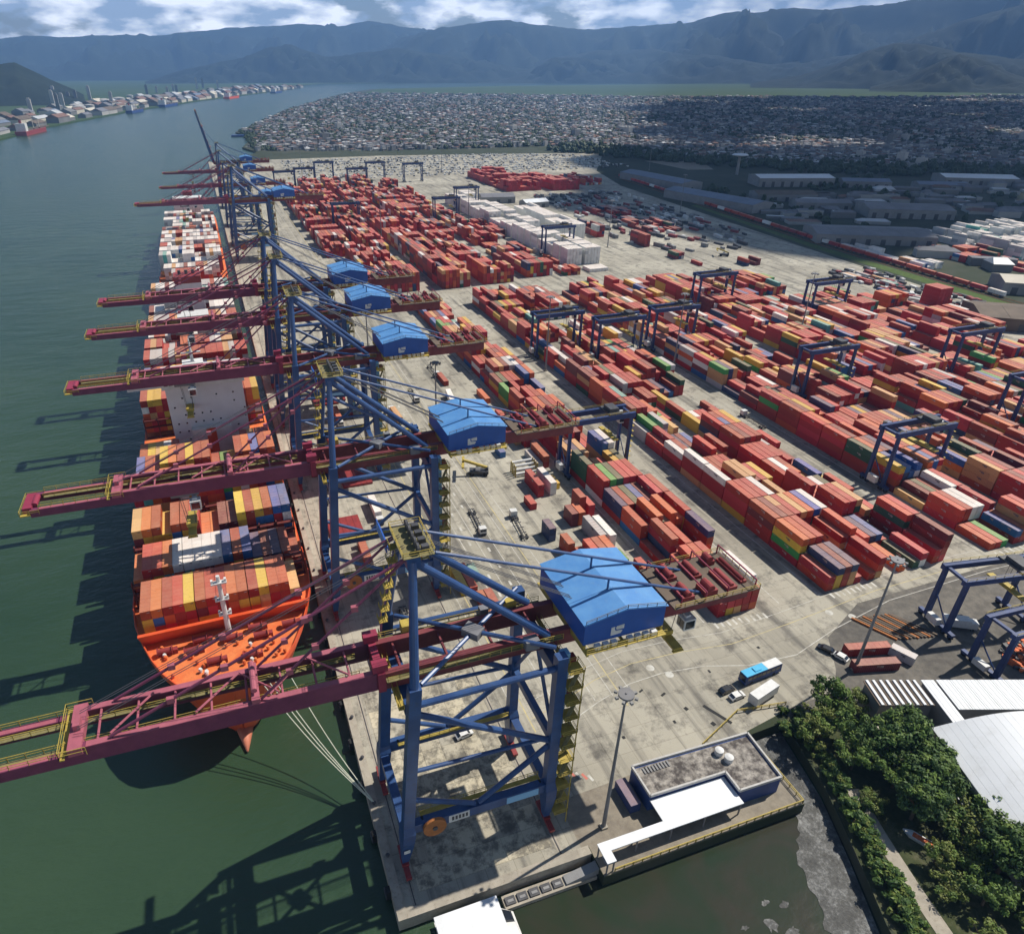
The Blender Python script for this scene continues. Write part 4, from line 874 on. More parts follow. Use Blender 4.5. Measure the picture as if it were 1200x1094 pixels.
fx = {(i, 0, T): (CI[c], False) for i, c in enumerate(['blue', 'rust red', 'orange', 'yellow', 'orange', 'rust red', 'yellow', 'rust red', 'rust red', 'rust red', 'green', 'yellow', 'rust red', 'orange', 'blue', 'rust red', 'orange', 'orange'])}
deck_bay(144.8, 17, 5, 'mix', 'fifth deck bay, ahead of the superstructure', fixed=fx, low={9: 3, 10: 3, 11: 3})
deck_bay(159.6, 17, 3, 'mix', 'low deck bay below the superstructure', low={6: 0, 7: 0, 8: 0, 9: 0, 10: 0, 11: 0, 5: 1, 12: 1})
for k, y in enumerate((197, 212, 227, 242, 257, 272)): deck_bay(y, 17, 5 - (k % 3 == 2), 'front' if k < 3 else 'redw', 'deck bays behind the ship bridge', var=2)
deck_bay(303, 17, 4, 'redw', 'deck bays around the ship funnel', var=2)
for k, y in enumerate((338, 353, 368)): deck_bay(y, 17, 4, 'white', 'aft deck bays behind the ship funnel', var=2)
deck_bay(288, 17, 3, 'redw', 'deck bays around the ship funnel', var=1, low={6: 0, 7: 0, 8: 0, 9: 0, 10: 0, 11: 0})
deck_bay(321, 17, 4, 'white', 'deck bays around the ship funnel', var=1, low={6: 0, 7: 0, 8: 0, 9: 0, 10: 0, 11: 0})
for k in range(14):
    if k in (0,): n_ = 10
    elif k == 1: n_ = 14
    else: n_ = 16
    if k == 14: continue
    deck_bay(421 + k * 14.8, n_, 5 if k > 1 else 3, 'white' if k % 4 else 'redw', 'deck of the second ship', x0=-29.5, zb=14.6, var=3)
# lashing bridges and hatch covers are parts of the ship
for y in (88.6, 104.7, 121.0, 137.2, 152.4, 189.6, 204.5, 219.5, 234.5, 249.5, 264.5, 279.4, 295.6, 310.6, 330.4, 345.5, 360.5, 375.6):
    mb = MB()
    for z in (Z0S + .05, Z0S + 4.3, Z0S + 7.0): mb.box(-46.3, y - .55, z, -2.7, y + .55, z + .3)
    for i in range(10): x = -46.0 + i * 4.78; mb.box(x - .15, y - .5, Z0S + .04, x + .15, y + .5, Z0S + 8.2)
    put(mb, 'lashing_bridge', MT['lash'])
for y in (97.0, 112.4, 129.5, 144.8, 159.6): mb = MB(); mb.box(-45.8, y - 6.2, Z0S + .05, -3.2, y + 6.2, Z0S + 1.62); put(mb, 'hatch_cover', MT['lash'])

# the ship lies slightly off the quay line: turn its cargo with it about the bow
def on_red_ship(wh): return 'deck bay' in wh
_c, _s = math.cos(R(1.03)), math.sin(R(1.03))
BOXES = [((-24.5 + (b_[0] + 24.5) * _c - (b_[1] - 49) * _s, 49 + (b_[0] + 24.5) * _s + (b_[1] - 49) * _c) + b_[2:]) if on_red_ship(b_[8]) else b_ for b_ in BOXES]
# --- the yard blocks
def yard_heights(nr, nb, hmax, rr, gap=.08, lo=1):
    h = [[0] * nb for _ in range(nr)]
    j = 0
    while j < nb:
        run = rr.randint(1, 3); lev = rr.choice([hmax, hmax, hmax, hmax - 1, hmax - 1, max(lo, hmax - 2)])
        if rr.random() < gap: lev = rr.choice([0, 1])
        for jj in range(j, min(nb, j + run)):
            cur = lev
            for i in range(nr):
                if rr.random() < .55: cur = max(0, min(hmax, lev + rr.choice([-3, -2, -1, -1, 0, 0, 0, 1])))
                h[i][jj] = cur
        j += run
    return h
def yard_block(x0, y0, y1, hmax, pal, seed, where, nr=8, gap=.08, pitch=12.55, p20=.14, edit=None):
    rr_ = random.Random(seed); nb = int((y1 - y0) / pitch); xs = [x0 + CW / 2 + i * 2.68 for i in range(nr)]; ys = [y0 + L40 / 2 + j * pitch for j in range(nb)]
    h = yard_heights(nr, nb, hmax, rr_, gap)
    if edit: edit(h, nb)
    lay_block(h, xs, ys, 0.04, pal, rr_, where, p20)
def ed_b(h, nb):
    for j in range(nb):
        h[0][j] = max(2, h[0][j]); h[1][j] = max(3, h[1][j]) if j > 2 else 3
    h[0][0] = 2; h[1][0] = 3; h[2][0] = 3; h[3][0] = 3; h[4][0] = 1; h[5][0] = 0
    h[0][1] = 4; h[1][1] = 4; h[2][1] = 4; h[0][2] = 4; h[0][3] = 4; h[1][2] = 4; h[0][5] = 4
def ed_a(h, nb):
    for i, v in enumerate((0, 2, 3, 4, 5, 3, 0)): h[i][0] = v
    for i, v in enumerate((1, 2, 3, 3, 3, 1)): h[i][1] = v
    for i, v in enumerate((1, 4, 2, 3, 2, 0)): h[i][2] = v
    for i, v in enumerate((3, 2, 4, 3, 4, 3)): h[i][3] = v
    for j in range(4, nb): h[0][j] = max(2, h[0][j])
def ed_b2(h, nb):
    for i, v in enumerate((0, 1, 0, 1, 2, 0)): h[i][0] = v
    for i, v in enumerate((2, 2, 2, 1, 0, 0)): h[i][1] = v
    for j in range(2, 10):
        for i in range(4, 8): h[i][j] = min(h[i][j], 2 if (i + j) % 3 else 1)
def ed_w(h, nb):
    for i in range(len(h)):
        for j in range(nb): h[i][j] = 0 if (i == 5 and len(h) > 8) or (j % 6 == 4 and i > 5) else (5, 4, 5, 5, 4, 3)[(j // 2 + (i > 5) * 2) % 6]
def ed_c(h, nb):
    for i, v in enumerate((1, 1, 1, 0, 2, 2)): h[i][0] = v
    for i, v in enumerate((3, 3, 3, 3, 0, 3)): h[i][1] = v
    for i, v in enumerate((1, 2, 2, 2, 3, 3)): h[i][2] = v
    for j in range(4, 9): h[0][j] = 4; h[1][j] = 4
yard_block(104, 49.5, 372, 4, 'yard', 31, 'quay side yard block', edit=ed_a, gap=.02, nr=7)
yard_block(145, 48.8, 367, 4, 'yard', 32, 'long block across the first lane', edit=ed_b, gap=.0, p20=.08)
yard_block(171.0, 48.8, 367, 4, 'yard', 33, 'block backing onto the long block', edit=ed_b2, gap=.05)
yard_block(211, 48.0, 367, 4, 'yard', 34, 'block beyond the wide stained lane', edit=ed_c, gap=.03)
yard_block(243, 60, 362, 4, 'yard', 35, 'block under the middle gantries', gap=.05)
yard_block(277, 60, 362, 4, 'yard', 36, 'inland yard blocks', gap=.05)
yard_block(303, 60, 355, 4, 'yard', 37, 'inland yard blocks', gap=.08)
yard_block(332, 80, 345, 4, 'yard', 38, 'inland yard blocks', gap=.1)
yard_block(362, 100, 300, 4, 'yard', 39, 'inland yard blocks', gap=.12)
yard_block(392, 120, 290, 4, 'yard', 40, 'inland yard blocks', gap=.25)
yard_block(418, 245, 262, 6, 'allred', 41, 'inland yard blocks', nr=5, gap=0)
# far section beyond the cross road
yard_block(74, 520, 900, 4, 'far', 51, 'far yard blocks beyond the cross road', nr=9, gap=.03)
yard_block(88, 402, 520, 5, 'far', 50, 'far yard blocks beyond the cross road', nr=12, gap=.02)
yard_block(104, 530, 940, 5, 'far', 52, 'far yard blocks beyond the cross road', nr=8, gap=.03)
yard_block(136, 400, 940, 5, 'far', 53, 'far yard blocks beyond the cross road', nr=8, gap=.02)
yard_block(168, 402, 940, 5, 'far', 54, 'far yard blocks beyond the cross road', nr=9, gap=.03)
yard_block(206, 410, 900, 4, 'far', 55, 'far yard blocks beyond the cross road', nr=8, gap=.08)
yard_block(235, 405, 640, 2, 'far', 56, 'far yard blocks beyond the cross road', nr=5, gap=.25)
yard_block(250, 432, 760, 5, 'allwhite', 57, 'white reefer block in the far yard', nr=11, gap=0, edit=ed_w, pitch=14.4)
yard_block(294, 520, 650, 5, 'allwhite', 58, 'white reefer block in the far yard', nr=7, gap=0, edit=ed_w)
yard_block(258, 408, 421, 1, 'allwhite', 59, 'white reefer block in the far yard', nr=6, gap=0)
yard_block(325, 520, 560, 4, 'darkred', 60, 'far inland stacks', nr=3, gap=.2)
yard_block(345, 470, 500, 4, 'darkred', 61, 'far inland stacks', nr=2, gap=.2)
yard_block(345, 385, 440, 3, 'darkred', 62, 'far inland stacks', nr=4, gap=.3)
yard_block(385, 385, 410, 3, 'darkred', 63, 'far inland stacks', nr=5, gap=.2)
yard_block(350, 800, 960, 5, 'allred', 64, 'red stack beyond the white reefers', nr=18, gap=.02)
yard_block(410, 790, 900, 5, 'allred', 65, 'red stack beyond the white reefers', nr=14, gap=.2)
yard_block(470, 820, 900, 3, 'far', 66, 'red stack beyond the white reefers', nr=10, gap=.3)
yard_block(380, 520, 660, 2, 'darkred', 67, 'scattered far boxes', nr=14, gap=.5)
yard_block(610, 330, 460, 5, 'palewhite', 68, 'pale stacks beyond the railway', nr=34, gap=.08)
yard_block(560, 300, 400, 3, 'yard', 69, 'mixed boxes beyond the railway', nr=16, gap=.35)
yard_block(505, 330, 430, 2, 'white', 70, 'mixed boxes beyond the railway', nr=8, gap=.2)
yard_block(430, 300, 345, 2, 'redw', 71, 'inland yard blocks', nr=10, gap=.3)
for (x, y, l, c, k) in ((91, 131, L40, 'white', 2), (94, 131, L20, 'yellow', 1), (80, 121, L20, 'brick red', 1), (78, 101.5, L20, 'navy blue', 2), (89, 107, L20, 'dark maroon', 2), (91.7, 107, L20, 'orange', 2), (94.4, 112, L20, 'rust red', 3), (97, 110, L20, 'bright red', 2), (92, 96, L40, 'pale grey', 2), (95, 95, L40, 'white', 2),
                        (83, 84, L40, 'rust red', 1), (85.7, 84, L40, 'bright red', 2), (88.4, 84, L40, 'rust red', 2), (91.1, 84, L40, 'orange', 2), (94, 82, L20, 'green', 1), (41.5, 88, L40, 'yellow', 1), (44.2, 88, L40, 'bright red', 1), (46.9, 90, L20, 'teal', 1), (45, 74, L40, 'rust red', 1), (47.7, 74, L40, 'rust red', 1), (97, 214, L40, 'orange', 1), (86, 131, L40, 'brick red', 2), (97, 150, L40, 'rust red', 2), (94.3, 150, L40, 'pale grey', 1), (97, 168, L40, 'brick red', 3), (94.3, 168, L20, 'tan', 1), (84, 160, L20, 'blue', 1), (97, 190, L40, 'bright red', 1), (80, 92, L20, 'rust red', 2), (96, 70, L40, 'brick red', 2), (93.3, 70, L40, 'dark green', 1), (75, 190, L20, 'yellow', 1), (72, 172, L40, 'white', 1), (85, 240, L40, 'rust red', 1), (88, 200, L20, 'navy blue', 1)):
    for q in range(k): BOXES.append((x, y, .04 + q * CH, l, CI[c], q == k - 1, True, True, 'open apron beside the truck lanes'))
# --- the largest in the photograph become things of their own, the rest one mass
def parea(q):
    p = [proj(v) for v in q]
    if any(v[2] < 1 for v in p): return 0
    if not any(-20 < v[0] < 1220 and -20 < v[1] < 1110 for v in p): return 0
    a = 0
    for i in range(len(p)): a += p[i][0] * p[(i + 1) % len(p)][1] - p[(i + 1) % len(p)][0] * p[i][1]
    return abs(a) / 2
rank = []
for i, (x, y, z, l, ci, top, left, front, where) in enumerate(BOXES):
    a = 0; x0, x1, y0, y1, z1 = x - CW / 2, x + CW / 2, y - l / 2, y + l / 2, z + 2.59
    if top: a += parea([(x0, y0, z1), (x1, y0, z1), (x1, y1, z1), (x0, y1, z1)])
    if left: a += parea([(x0, y0, z), (x0, y1, z), (x0, y1, z1), (x0, y0, z1)]) if x > CAM[0] else 0
    if front: a += parea([(x0, y0, z), (x1, y0, z), (x1, y0, z1), (x0, y0, z1)])
    rank.append((a, i))
rank.sort(reverse=True)
single = set(i for a, i in rank[:340] if a > 0)
mass = MB(); vs_ = []; mi_ = []
def size_word(l): return 'forty foot' if l == L40 else 'twenty foot'
for i, (x, y, z, l, ci, top, left, front, where) in enumerate(BOXES):
    if i in single:
        o = bpy.data.objects.new('shipping_container', cmesh(l, ci)); COL.objects.link(o); o.location = (x, y, z)
        if on_red_ship(where): o.rotation_euler = (0, 0, R(1.03))
        lab = '%s %s container %s, %s' % (CCOL[ci][0], size_word(l), 'topping its stack' if top else 'low in its stack', where)
        tag(o, lab, 'container', '%s containers: %s' % (CCOL[ci][0], where))
    else:
        x0, x1, y0, y1, z1 = x - CW / 2, x + CW / 2, y - l / 2, y + l / 2, z + 2.59
        mass.cbox(x, y, z, CW, l, 2.59, ci, rz=R(1.03) if on_red_ship(where) else 0.0)
o = mass.build('container_stacks', CM); tag(o, 'dense stacks of mixed shipping containers filling the farther yard and decks', 'containers', kind='stuff')

# ------------------------------------------------------------------ rubber-tyred yard gantries
def make_rtg(span=25.6, h=24.0):
    r = empty('yard_gantry_crane'); Bm = MT['rtg_blue']
    for sy in (-1, 1):
        mb = MB(); mb.box(-1.4, sy * 3.6 - .65, h - 2.0, span + 1.4, sy * 3.6 + .65, h); mb.build('top_beam', Bm, r)
        mb = MB(); rails(mb, (-1.2, sy * 4.2, h), (span + 1.2, sy * 4.2, h), step=2.6); mb.build('railing', MT['rail_yellow'], r)
    for x in (0.0, span):
        for sy in (-1, 1): MB().loft([rect(x, sy * 3.6, 2.1, 1.1, 1.3), rect(x, sy * 3.6, h - 2.0, .95, 1.1)]).build('leg', Bm, r)
        sl_ = MB().box(x - .6, -6.2, 1.5, x + .6, 6.2, 2.4).build('sill_beam', Bm, r)
        MB().box(x - .45, -3.0, h - 1.6, x + .45, 3.0, h - .7).build('end_tie', Bm, r)
        MB().tube((x, -3.2, 3.0), (x, 3.2, 11.5), .22, 6).build('brace', Bm, r)
        for y in (-5.4, -3.0, 3.0, 5.4):
            wh = MB().tube((x - .35, y, .8), (x + .35, y, .8), .78, 16).build('wheel', MT['rubber'], r)
            MB().box(x - .42, y - .25, .9, x + .42, y + .25, 1.5).build('wheel_fork', Bm, r)
    MB().box(-2.2, -1.8, 2.45, -.65, 1.8, 5.0).build('power_pack', MT['white'], r)
    mb = MB(); mb.box(span * .62, -4.0, h + .02, span * .62 + 5.2, 4.0, h + .6); mb.box(span * .62 + .8, -2.6, h + .6, span * .62 + 4.4, 2.6, h + 2.0); mb.build('trolley', MT['steel'], r)
    cb = MB().cbox(span * .62 + 6.3, -1.4, h - 4.6, 1.9, 2.2, 2.5); cb.box(span * .62 + 5.3, -1.8, h - 2.1, span * .62 + 6.8, -1.0, h + .3); cbo = cb.build('operator_cabin', MT['white'], r)
    MB().box(span * .62 + 5.4, -2.56, h - 4.2, span * .62 + 7.2, -2.52, h - 2.6).build('window', MT['glass'], cbo)
    mb = MB(); sx = span * .62 + 2.6
    mb.box(sx - 1.0, -6.0, 14.2, sx + 1.0, 6.0, 14.7); mb.box(sx - .8, -1.6, 14.7, sx + .8, 1.6, 15.4); mb.build('spreader', MT['rail_yellow'], r)
    for (dx, dy) in ((-.8, -1.4), (.8, -1.4), (-.8, 1.4), (.8, 1.4)): MB().tube((sx + dx, dy, 15.4), (sx + dx, dy, h + .1), .06, 5).build('hoist_rope', MT['rope'], r)
    mb = MB()
    for k in range(9): z = 3 + k * 2.2; mb.box(span + .6, -4.6, z, span + 1.3, -3.0, z + .08)
    mb.build('ladder', MT['rail_yellow'], r)
    return r
rt0 = make_rtg(); first = True
RT = [(101.2, 138, 'blue yard gantry standing over the quay side block'), (143, 258, 'blue yard gantry at the far half of the long block'), (170, 240, 'blue yard gantry over the block backing the long one'),
      (208.4, 247, 'blue yard gantry at the far half of the wide lane block'), (241, 169, 'blue yard gantry over the middle blocks, with tan boxes around it'), (208.4, 92, 'blue yard gantry at the edge of the wide stained lane'),
      (330, 165, 'blue yard gantry on the inland block beside the brown shed'), (300.6, 112, 'blue yard gantry over yellow boxes on the inland side'), (330, 262, 'blue yard gantry by the red six-high stack'), (275, 300, 'blue yard gantry at the far end of the inland blocks'),
      (247, 470, 'yard gantry straddling the white reefer block')]
for i, (x, y, lab) in enumerate(RT):
    o = rt0 if i == 0 else copy_tree(rt0); o.location = (x, y, .04); tag(o, lab, 'gantry crane', 'yard gantry cranes over the blocks')
for (x, y) in ((72, 900), (101, 925), (136, 985), (166, 900), (204, 960), (250, 930), (204, 640), (101, 640), (247, 700)):
    o = copy_tree(rt0); o.location = (x, y, .04); tag(o, 'yard gantry crane among the farthest container rows', 'gantry crane', 'yard gantry cranes over the farthest rows')
# three laid-up gantries on the dirt ground
for k, (x, y, rz, lab) in enumerate(((163.0, 27, -.16, 'laid-up dark blue gantry standing behind the white shed, nearest the road'), (160.0, 10.5, -.05, 'laid-up dark blue gantry with blue tank under it beside the white shed'), (176, 2, .05, 'laid-up dark blue gantry behind the orange scrap heap'))):
    o = copy_tree(rt0); o.location = (x, y, .02); o.rotation_euler = (0, 0, rz); o.scale = (1, 1, .8 if k == 0 else .66); tag(o, lab, 'gantry crane', 'laid-up gantries on the dirt yard')

# ------------------------------------------------------------------ high mast lights
def make_mast(h):
    r = empty('light_mast'); MB().tube((0, 0, 0), (0, 0, h), .45, 10, .2).build('pole', MT['mast'], r)
    MB().tube((0, 0, h - .6), (0, 0, h - .2), 1.5, 14).build('lamp_ring', MT['mast'], r)
    for k in range(8):
        a = k * math.pi / 4; MB().cbox(1.9 * math.cos(a), 1.9 * math.sin(a), h - .9, .6, .5, .45, rz=a).build('floodlight', MT['wall_grey'], r)
    MB().cbox(0, 0, 0, 1.4, 1.4, .5).build('foot', MT['kerb'], r); return r
ms = make_mast(39.5)
for i, (x, y, lab) in enumerate(((44.5, 3.8, 'tall light mast at the corner of the flat roofed dock building'), (128.3, 21.1, 'tall light mast beside the old red containers'), (140, 236, 'tall light mast in the lane beside the long block'), (206, 219, 'tall light mast in the wide stained lane'), (297, 230, 'tall light mast between the inland blocks'),
                                 (314, 480, 'tall light mast on the open ground beside the white reefers'), (237, 628, 'tall light mast at the edge of the far blocks'), (470, 600, 'tall light mast by the railway'), (130, 560, 'tall light mast among the far red rows'), (60, 300, 'tall light mast on the apron behind the quay cranes'), (60, 170, 'tall light mast near the chassis lanes'), (120, 1000, 'tall light mast at the far end of the yard'), (330, 1010, 'tall light mast in front of the town'), (640, 930, 'tall light mast beside the dark wood'))):
    o = ms if i == 0 else copy_tree(ms); o.location = (x, y, .03); tag(o, lab, 'light mast', 'high mast lights')
    if i == 1: o.scale = (1, 1, .92)

# ------------------------------------------------------------------ dock building and canopy
MT['parapet'] = mat('parapet_plaster', (.42, .41, .39), .8, .2, .4, dirt=.4, coords='World')
bd = empty('dock_building', (55, -1.2, .03)); Hh = 4.6
def bput(mb, nm, mt, par=bd):
    mb.v = [(x - 55, y + 1.2, z) for x, y, z in mb.v]; return mb.build(nm, mt, par)
FP = [(55.1, 4.0), (73.6, 3.7), (73.6, -1.0), (84.2, -1.2), (84.8, 10.6), (55.1, 11.4)]
bput(MB().prism(FP, 0, Hh), 'wall', MT['navy'])
bput(MB().prism([(55.6, 4.5), (74.1, 4.2), (74.1, -.5), (83.7, -.7), (84.2, 10.1), (55.6, 10.9)], Hh, Hh + .05), 'roof', MT['roof_dirty'])
mb = MB()
for a, q in zip(FP, FP[1:] + FP[:1]): mb.beam((a[0], a[1], Hh + .35), (q[0], q[1], Hh + .35), .4, .7)
bput(mb, 'parapet', MT['parapet'])
for (x, y) in ((75.3, 8.3), (76.2, 6.1)):
    mb = MB(); mb.tube((x, y, Hh + .05), (x, y, Hh + 1.35), .95, 16); mb.tube((x, y, Hh + 1.35), (x, y, Hh + 1.6), .98, 16, .3); bput(mb, 'water_tank', MT['white'])
for k in range(9): bput(MB().box(57 + k * .75, 9.0, Hh + .05, 57.35 + k * .75, 10.4, Hh + .3), 'roof_batten', MT['wall_grey'])
tag(bd, 'low flat roofed dock building with stained roof and two round white tanks', 'building')
cv = empty('canopy', (42, -3, .03)); mb = MB()
CP = [(55.0, 3.8), (73.3, 3.5), (73.3, -3.1), (41.9, -3.1), (41.9, -5.3), (39.9, -5.3), (39.9, -1.1), (55.0, -1.1)]
mb.prism(CP, 3.6, 3.85); mb.v = [(x - 42, y + 3, z) for x, y, z in mb.v]; mb.build('roof', MT['roof_white'], cv)
for (x, y) in ((40.2, -1.5), (40.2, -5.0), (41.6, -5.0), (48, -1.5), (48, -2.9), (56, -2.9), (64, -2.9), (72.8, -2.9), (72.8, 3.0)):
    MB().box(x - 42 - .12, y + 3 - .12, 0, x - 42 + .12, y + 3 + .12, 3.6).build('post', MT['mast'], cv)
tag(cv, 'white L-shaped canopy roof in front of the dock building', 'canopy')
dr = empty('dock_railing', (64, -5, .03))
for a, q in (((42, -5.2), (87.7, -5.2)), ((87.7, -5.2), (87.7, 12.8)), ((76, 14.0), (90, 19.5)), ((90, 19.5), (103, 17.6))):
    mb = MB(); rails(mb, (a[0] - 64, a[1] + 5, 0), (q[0] - 64, q[1] + 5, 0), 1.1, .08); mb.build('rail', MT['rail_yellow'], dr)
tag(dr, 'yellow safety railing along the edge of the small dock', 'railing')
MB().cbox(0, 0, 0, 2.4, 6.5, 2.5).build('shipping_container', CM[CI['navy blue']], loc=(52.4, 7.8, .04))
tag(bpy.data.objects[-1] if False else [o for o in bpy.data.objects if o.name.startswith('shipping_container') and tuple(round(v, 1) for v in o.location) == (52.4, 7.8, 0.0)][0], 'navy blue box standing against the end wall of the dock building', 'container')
# boat and pontoon at the quay head
bt = empty('service_boat', (12, -8, -3))
mb = MB(); mb.loft([[(-5.6, -8, -.4), (5.8, -8, -.4), (6.4, -8, 1.3), (-6.2, -8, 1.3)], [(-5.6, 5.8, -.4), (5.8, 5.8, -.4), (6.4, 6.1, 1.3), (-6.2, 6.1, 1.3)]]); mb.build('hull', MT['white'], bt)
MB().hexa([(-6.4, -9, 3.8), (6.0, -9, 3.8), (6.0, 5.6, 3.8), (-6.4, 5.6, 3.8), (-6.4, -9, 4.05), (6.0, -9, 4.05), (6.0, 5.6, 4.05), (-6.4, 5.6, 4.05)]).build('roof', MT['roof_white'], bt)
MB().box(-5.5, -7.5, 1.3, 5.5, 5, 3.8).build('cabin', MT['white'], bt)
MB().hexa([(5.6, -2, 1.3), (8.6, -3, 1.3), (8.6, 3.2, 1.3), (5.6, 4.2, 1.3), (6.1, -2, 2.6), (8.0, -2.6, 2.2), (8.0, 2.8, 2.2), (6.1, 4.0, 2.6)]).build('side_deck', MT['white'], bt)
MB().hexa([(6.2, 1.2, 2.5), (8.0, 1.0, 2.2), (8.0, 3.0, 2.2), (6.2, 3.6, 2.6), (6.3, 1.4, 3.1), (7.6, 1.2, 2.8), (7.6, 2.8, 2.8), (6.3, 3.4, 3.1)]).build('windshield', MT['glass'], bt)
tag(bt, 'white service boat with broad flat roof lying at the quay head', 'boat')
pn = empty('floating_pontoon', (29.5, -2.7, -3)); MB().box(-10, -1.3, -.3, 9.5, 1.3, 1.0).build('float', MT['kerb'], pn)
for k in range(5): MB().box(-9.6 + k * 2.5, -.8, 1.0, -7.6 + k * 2.5, .7, 1.35).build('dark_panel', MT['steel'], pn)
for k in range(5): MB().box(-9.2 + k * 2.5, -.4, 1.35, -8.0 + k * 2.5, .1, 1.42).build('pale_strip', MT['wall_grey'], pn)
MB().hexa([(3, -.9, 1.0), (12.4, -.9, 1.0), (12.4, .9, 1.0), (3, .9, 1.0), (3, -.9, 1.4), (12.4, -.9, 3.2), (12.4, .9, 3.2), (3, .9, 1.4)]).build('gangway', MT['wall_grey'], pn)
tag(pn, 'narrow floating pontoon with dark panels between the boat and the canopy', 'pontoon')

# ------------------------------------------------------------------ white halls on the shore
e1 = Vector((.947, -.32, 0)); e2 = Vector((-.32, -.947, 0))
def P2(o_, a, b): return (o_[0] + e1.x * a + e2.x * b, o_[1] + e1.y * a + e2.y * b)
def shed(name, o_, la, lb, h, roofm, wallm, label, ribs=0, ribm=None, arch=0, cat='shed'):
    r = empty(name, (o_[0], o_[1], 0.02))
    def T(mb): mb.v = [(x - o_[0], y - o_[1], z) for x, y, z in mb.v]; return mb
    q = [P2(o_, 0.4, 0.4), P2(o_, la - .4, .4), P2(o_, la - .4, lb - .4), P2(o_, .4, lb - .4)]
    T(MB().prism(q[::-1], 0, h - .25)).build('wall', wallm, r)
    if arch:
        n = 26; secs = []
        for k in range(n + 1):
            a = la * k / n; z = h + arch * math.sin(math.pi * k / n); secs.append((a, z))
        for k in range(n):
            (a0, z0), (a1, z1) = secs[k], secs[k + 1]
            p = [(*P2(o_, a0, 0), z0 - .2), (*P2(o_, a0, lb), z0 - .2), (*P2(o_, a1 - .06, lb), z1 - .2), (*P2(o_, a1 - .06, 0), z1 - .2)]
            p += [(x, y, z + .2) for x, y, z in p]; T(MB().hexa(p)).build('roof_panel', roofm, r)
        for bb in (.5, lb - .5):
            mb = MB(); vs = [(*P2(o_, a, bb), z - .25) for a, z in secs] + [(*P2(o_, 0.4, bb), h - .3), (*P2(o_, la - .4, bb), h - .3)]
            mb.add(vs, [tuple(range(n + 1)) + (n + 2, n + 1)]); T(mb).build('gable', wallm, r)
    else:
        nP = max(1, int(la / 3.2))
        for k in range(nP):
            a0, a1 = la * k / nP, la * (k + 1) / nP - .12
            p = [(*P2(o_, a0, 0), h - .22), (*P2(o_, a0, lb), h - .22), (*P2(o_, a1, lb), h - .22), (*P2(o_, a1, 0), h - .22)]; p += [(x, y, z + .22) for x, y, z in p]
            T(MB().hexa(p)).build('roof_panel', roofm, r)
            if ribs:
                for rk in range(ribs):
                    aa = a0 + (a1 - a0) * (rk + .5) / ribs; rw = .3 if ribm else .06; p = [(*P2(o_, aa - rw, 0), h), (*P2(o_, aa - rw, lb), h), (*P2(o_, aa + rw, lb), h), (*P2(o_, aa + rw, 0), h)]; p += [(x, y, z + rw) for x, y, z in p]
                    T(MB().hexa(p)).build('roof_rib', ribm or roofm, r)
    tag(r, label, cat); return r
shed('ribbed_shed', (119.8, 12.7), 13.2, 7.6, 7.6, MT['roof_brown'], MT['wall_grey'], 'shed with ribbed pale roof next to the trees', ribs=2, ribm=MT['roof_white'])
shed('white_link_shed', (133.0, 8.2), 3.2, 15.0, 7.9, MT['roof_white'], MT['wall_grey'], 'narrow white roofed link between the sheds', ribs=2)
shed('white_shed', (136.4, 7.0), 40, 9.0, 8.0, MT['roof_white'], MT['wall_grey'], 'flat white roofed shed with grey front wall', cat='shed', ribs=3)
shed('arched_hall', (123.4, -3.2), 40, 44, 7.6, MT['roof_white'], MT['wall_grey'], 'large white hall with broad arched roof beside the trees', arch=5.5, cat='hall')
shed('lean_to', (118.6, -10.0), 4.2, 15, 4.2, MT['roof_white'], MT['wall_grey'], 'low white lean-to along the side of the arched hall', cat='shed')
shed('small_shed', (116.2, 3.6), 7.5, 4.0, 3.2, MT['wall_cream'], MT['wall_grey'], 'small cream roofed hut among the trees', cat='hut')

# ------------------------------------------------------------------ old boxes, beams and scrap on the dirt ground
def put_box(x, y, l, c, rz, lab):
    o = bpy.data.objects.new('shipping_container', cmesh(l, CI[c])); COL.objects.link(o); o.location = (x, y, .03); o.rotation_euler = (0, 0, rz); return tag(o, lab, 'container', 'old boxes behind the sheds')
put_box(136.2, 25.2, L40, 'rust red', R(90 - 14), 'old rust red container lying behind the ribbed shed, beside the mast')
put_box(133.6, 20.0, L40, 'dark maroon', R(90 - 14), 'dark maroon container right behind the ribbed shed')
put_box(143.6, 20.5, L20, 'pale grey', R(24), 'short grey container end on to the two old red ones')
for k in range(12):
    o = MB().box(-.28, -6.0, 0, .28, 6.0, .5).build('steel_beam', MT['roof_brown'] if k % 3 else MT['rust'], loc=(145.5 + k * 1.1, 31.4 - k * .22, .03), rz=R(24 + RND.uniform(-3, 3)))
    tag(o, 'rusty steel beam lying in the row by the bend of the road', 'beam', 'rusty beams on the ground')
rr = random.Random(5); mb = MB()
for k in range(260):
    a = rr.random() * 6.28; d = rr.random() ** .6 * 7; mb.cbox(178 + d * math.cos(a) * 1.4, 8 + d * math.sin(a), max(0, (7 - d) * .28) * rr.random(), .5 + rr.random() * 1.6, .4 + rr.random(), .3 + rr.random() * .6, rr.random() < .3, rz=rr.random() * 3)
o = mb.build('scrap_heap', [MT['orange'], MT['steel']]); tag(o, 'heap of orange scrap metal between the laid-up gantries', 'scrap', kind='stuff')

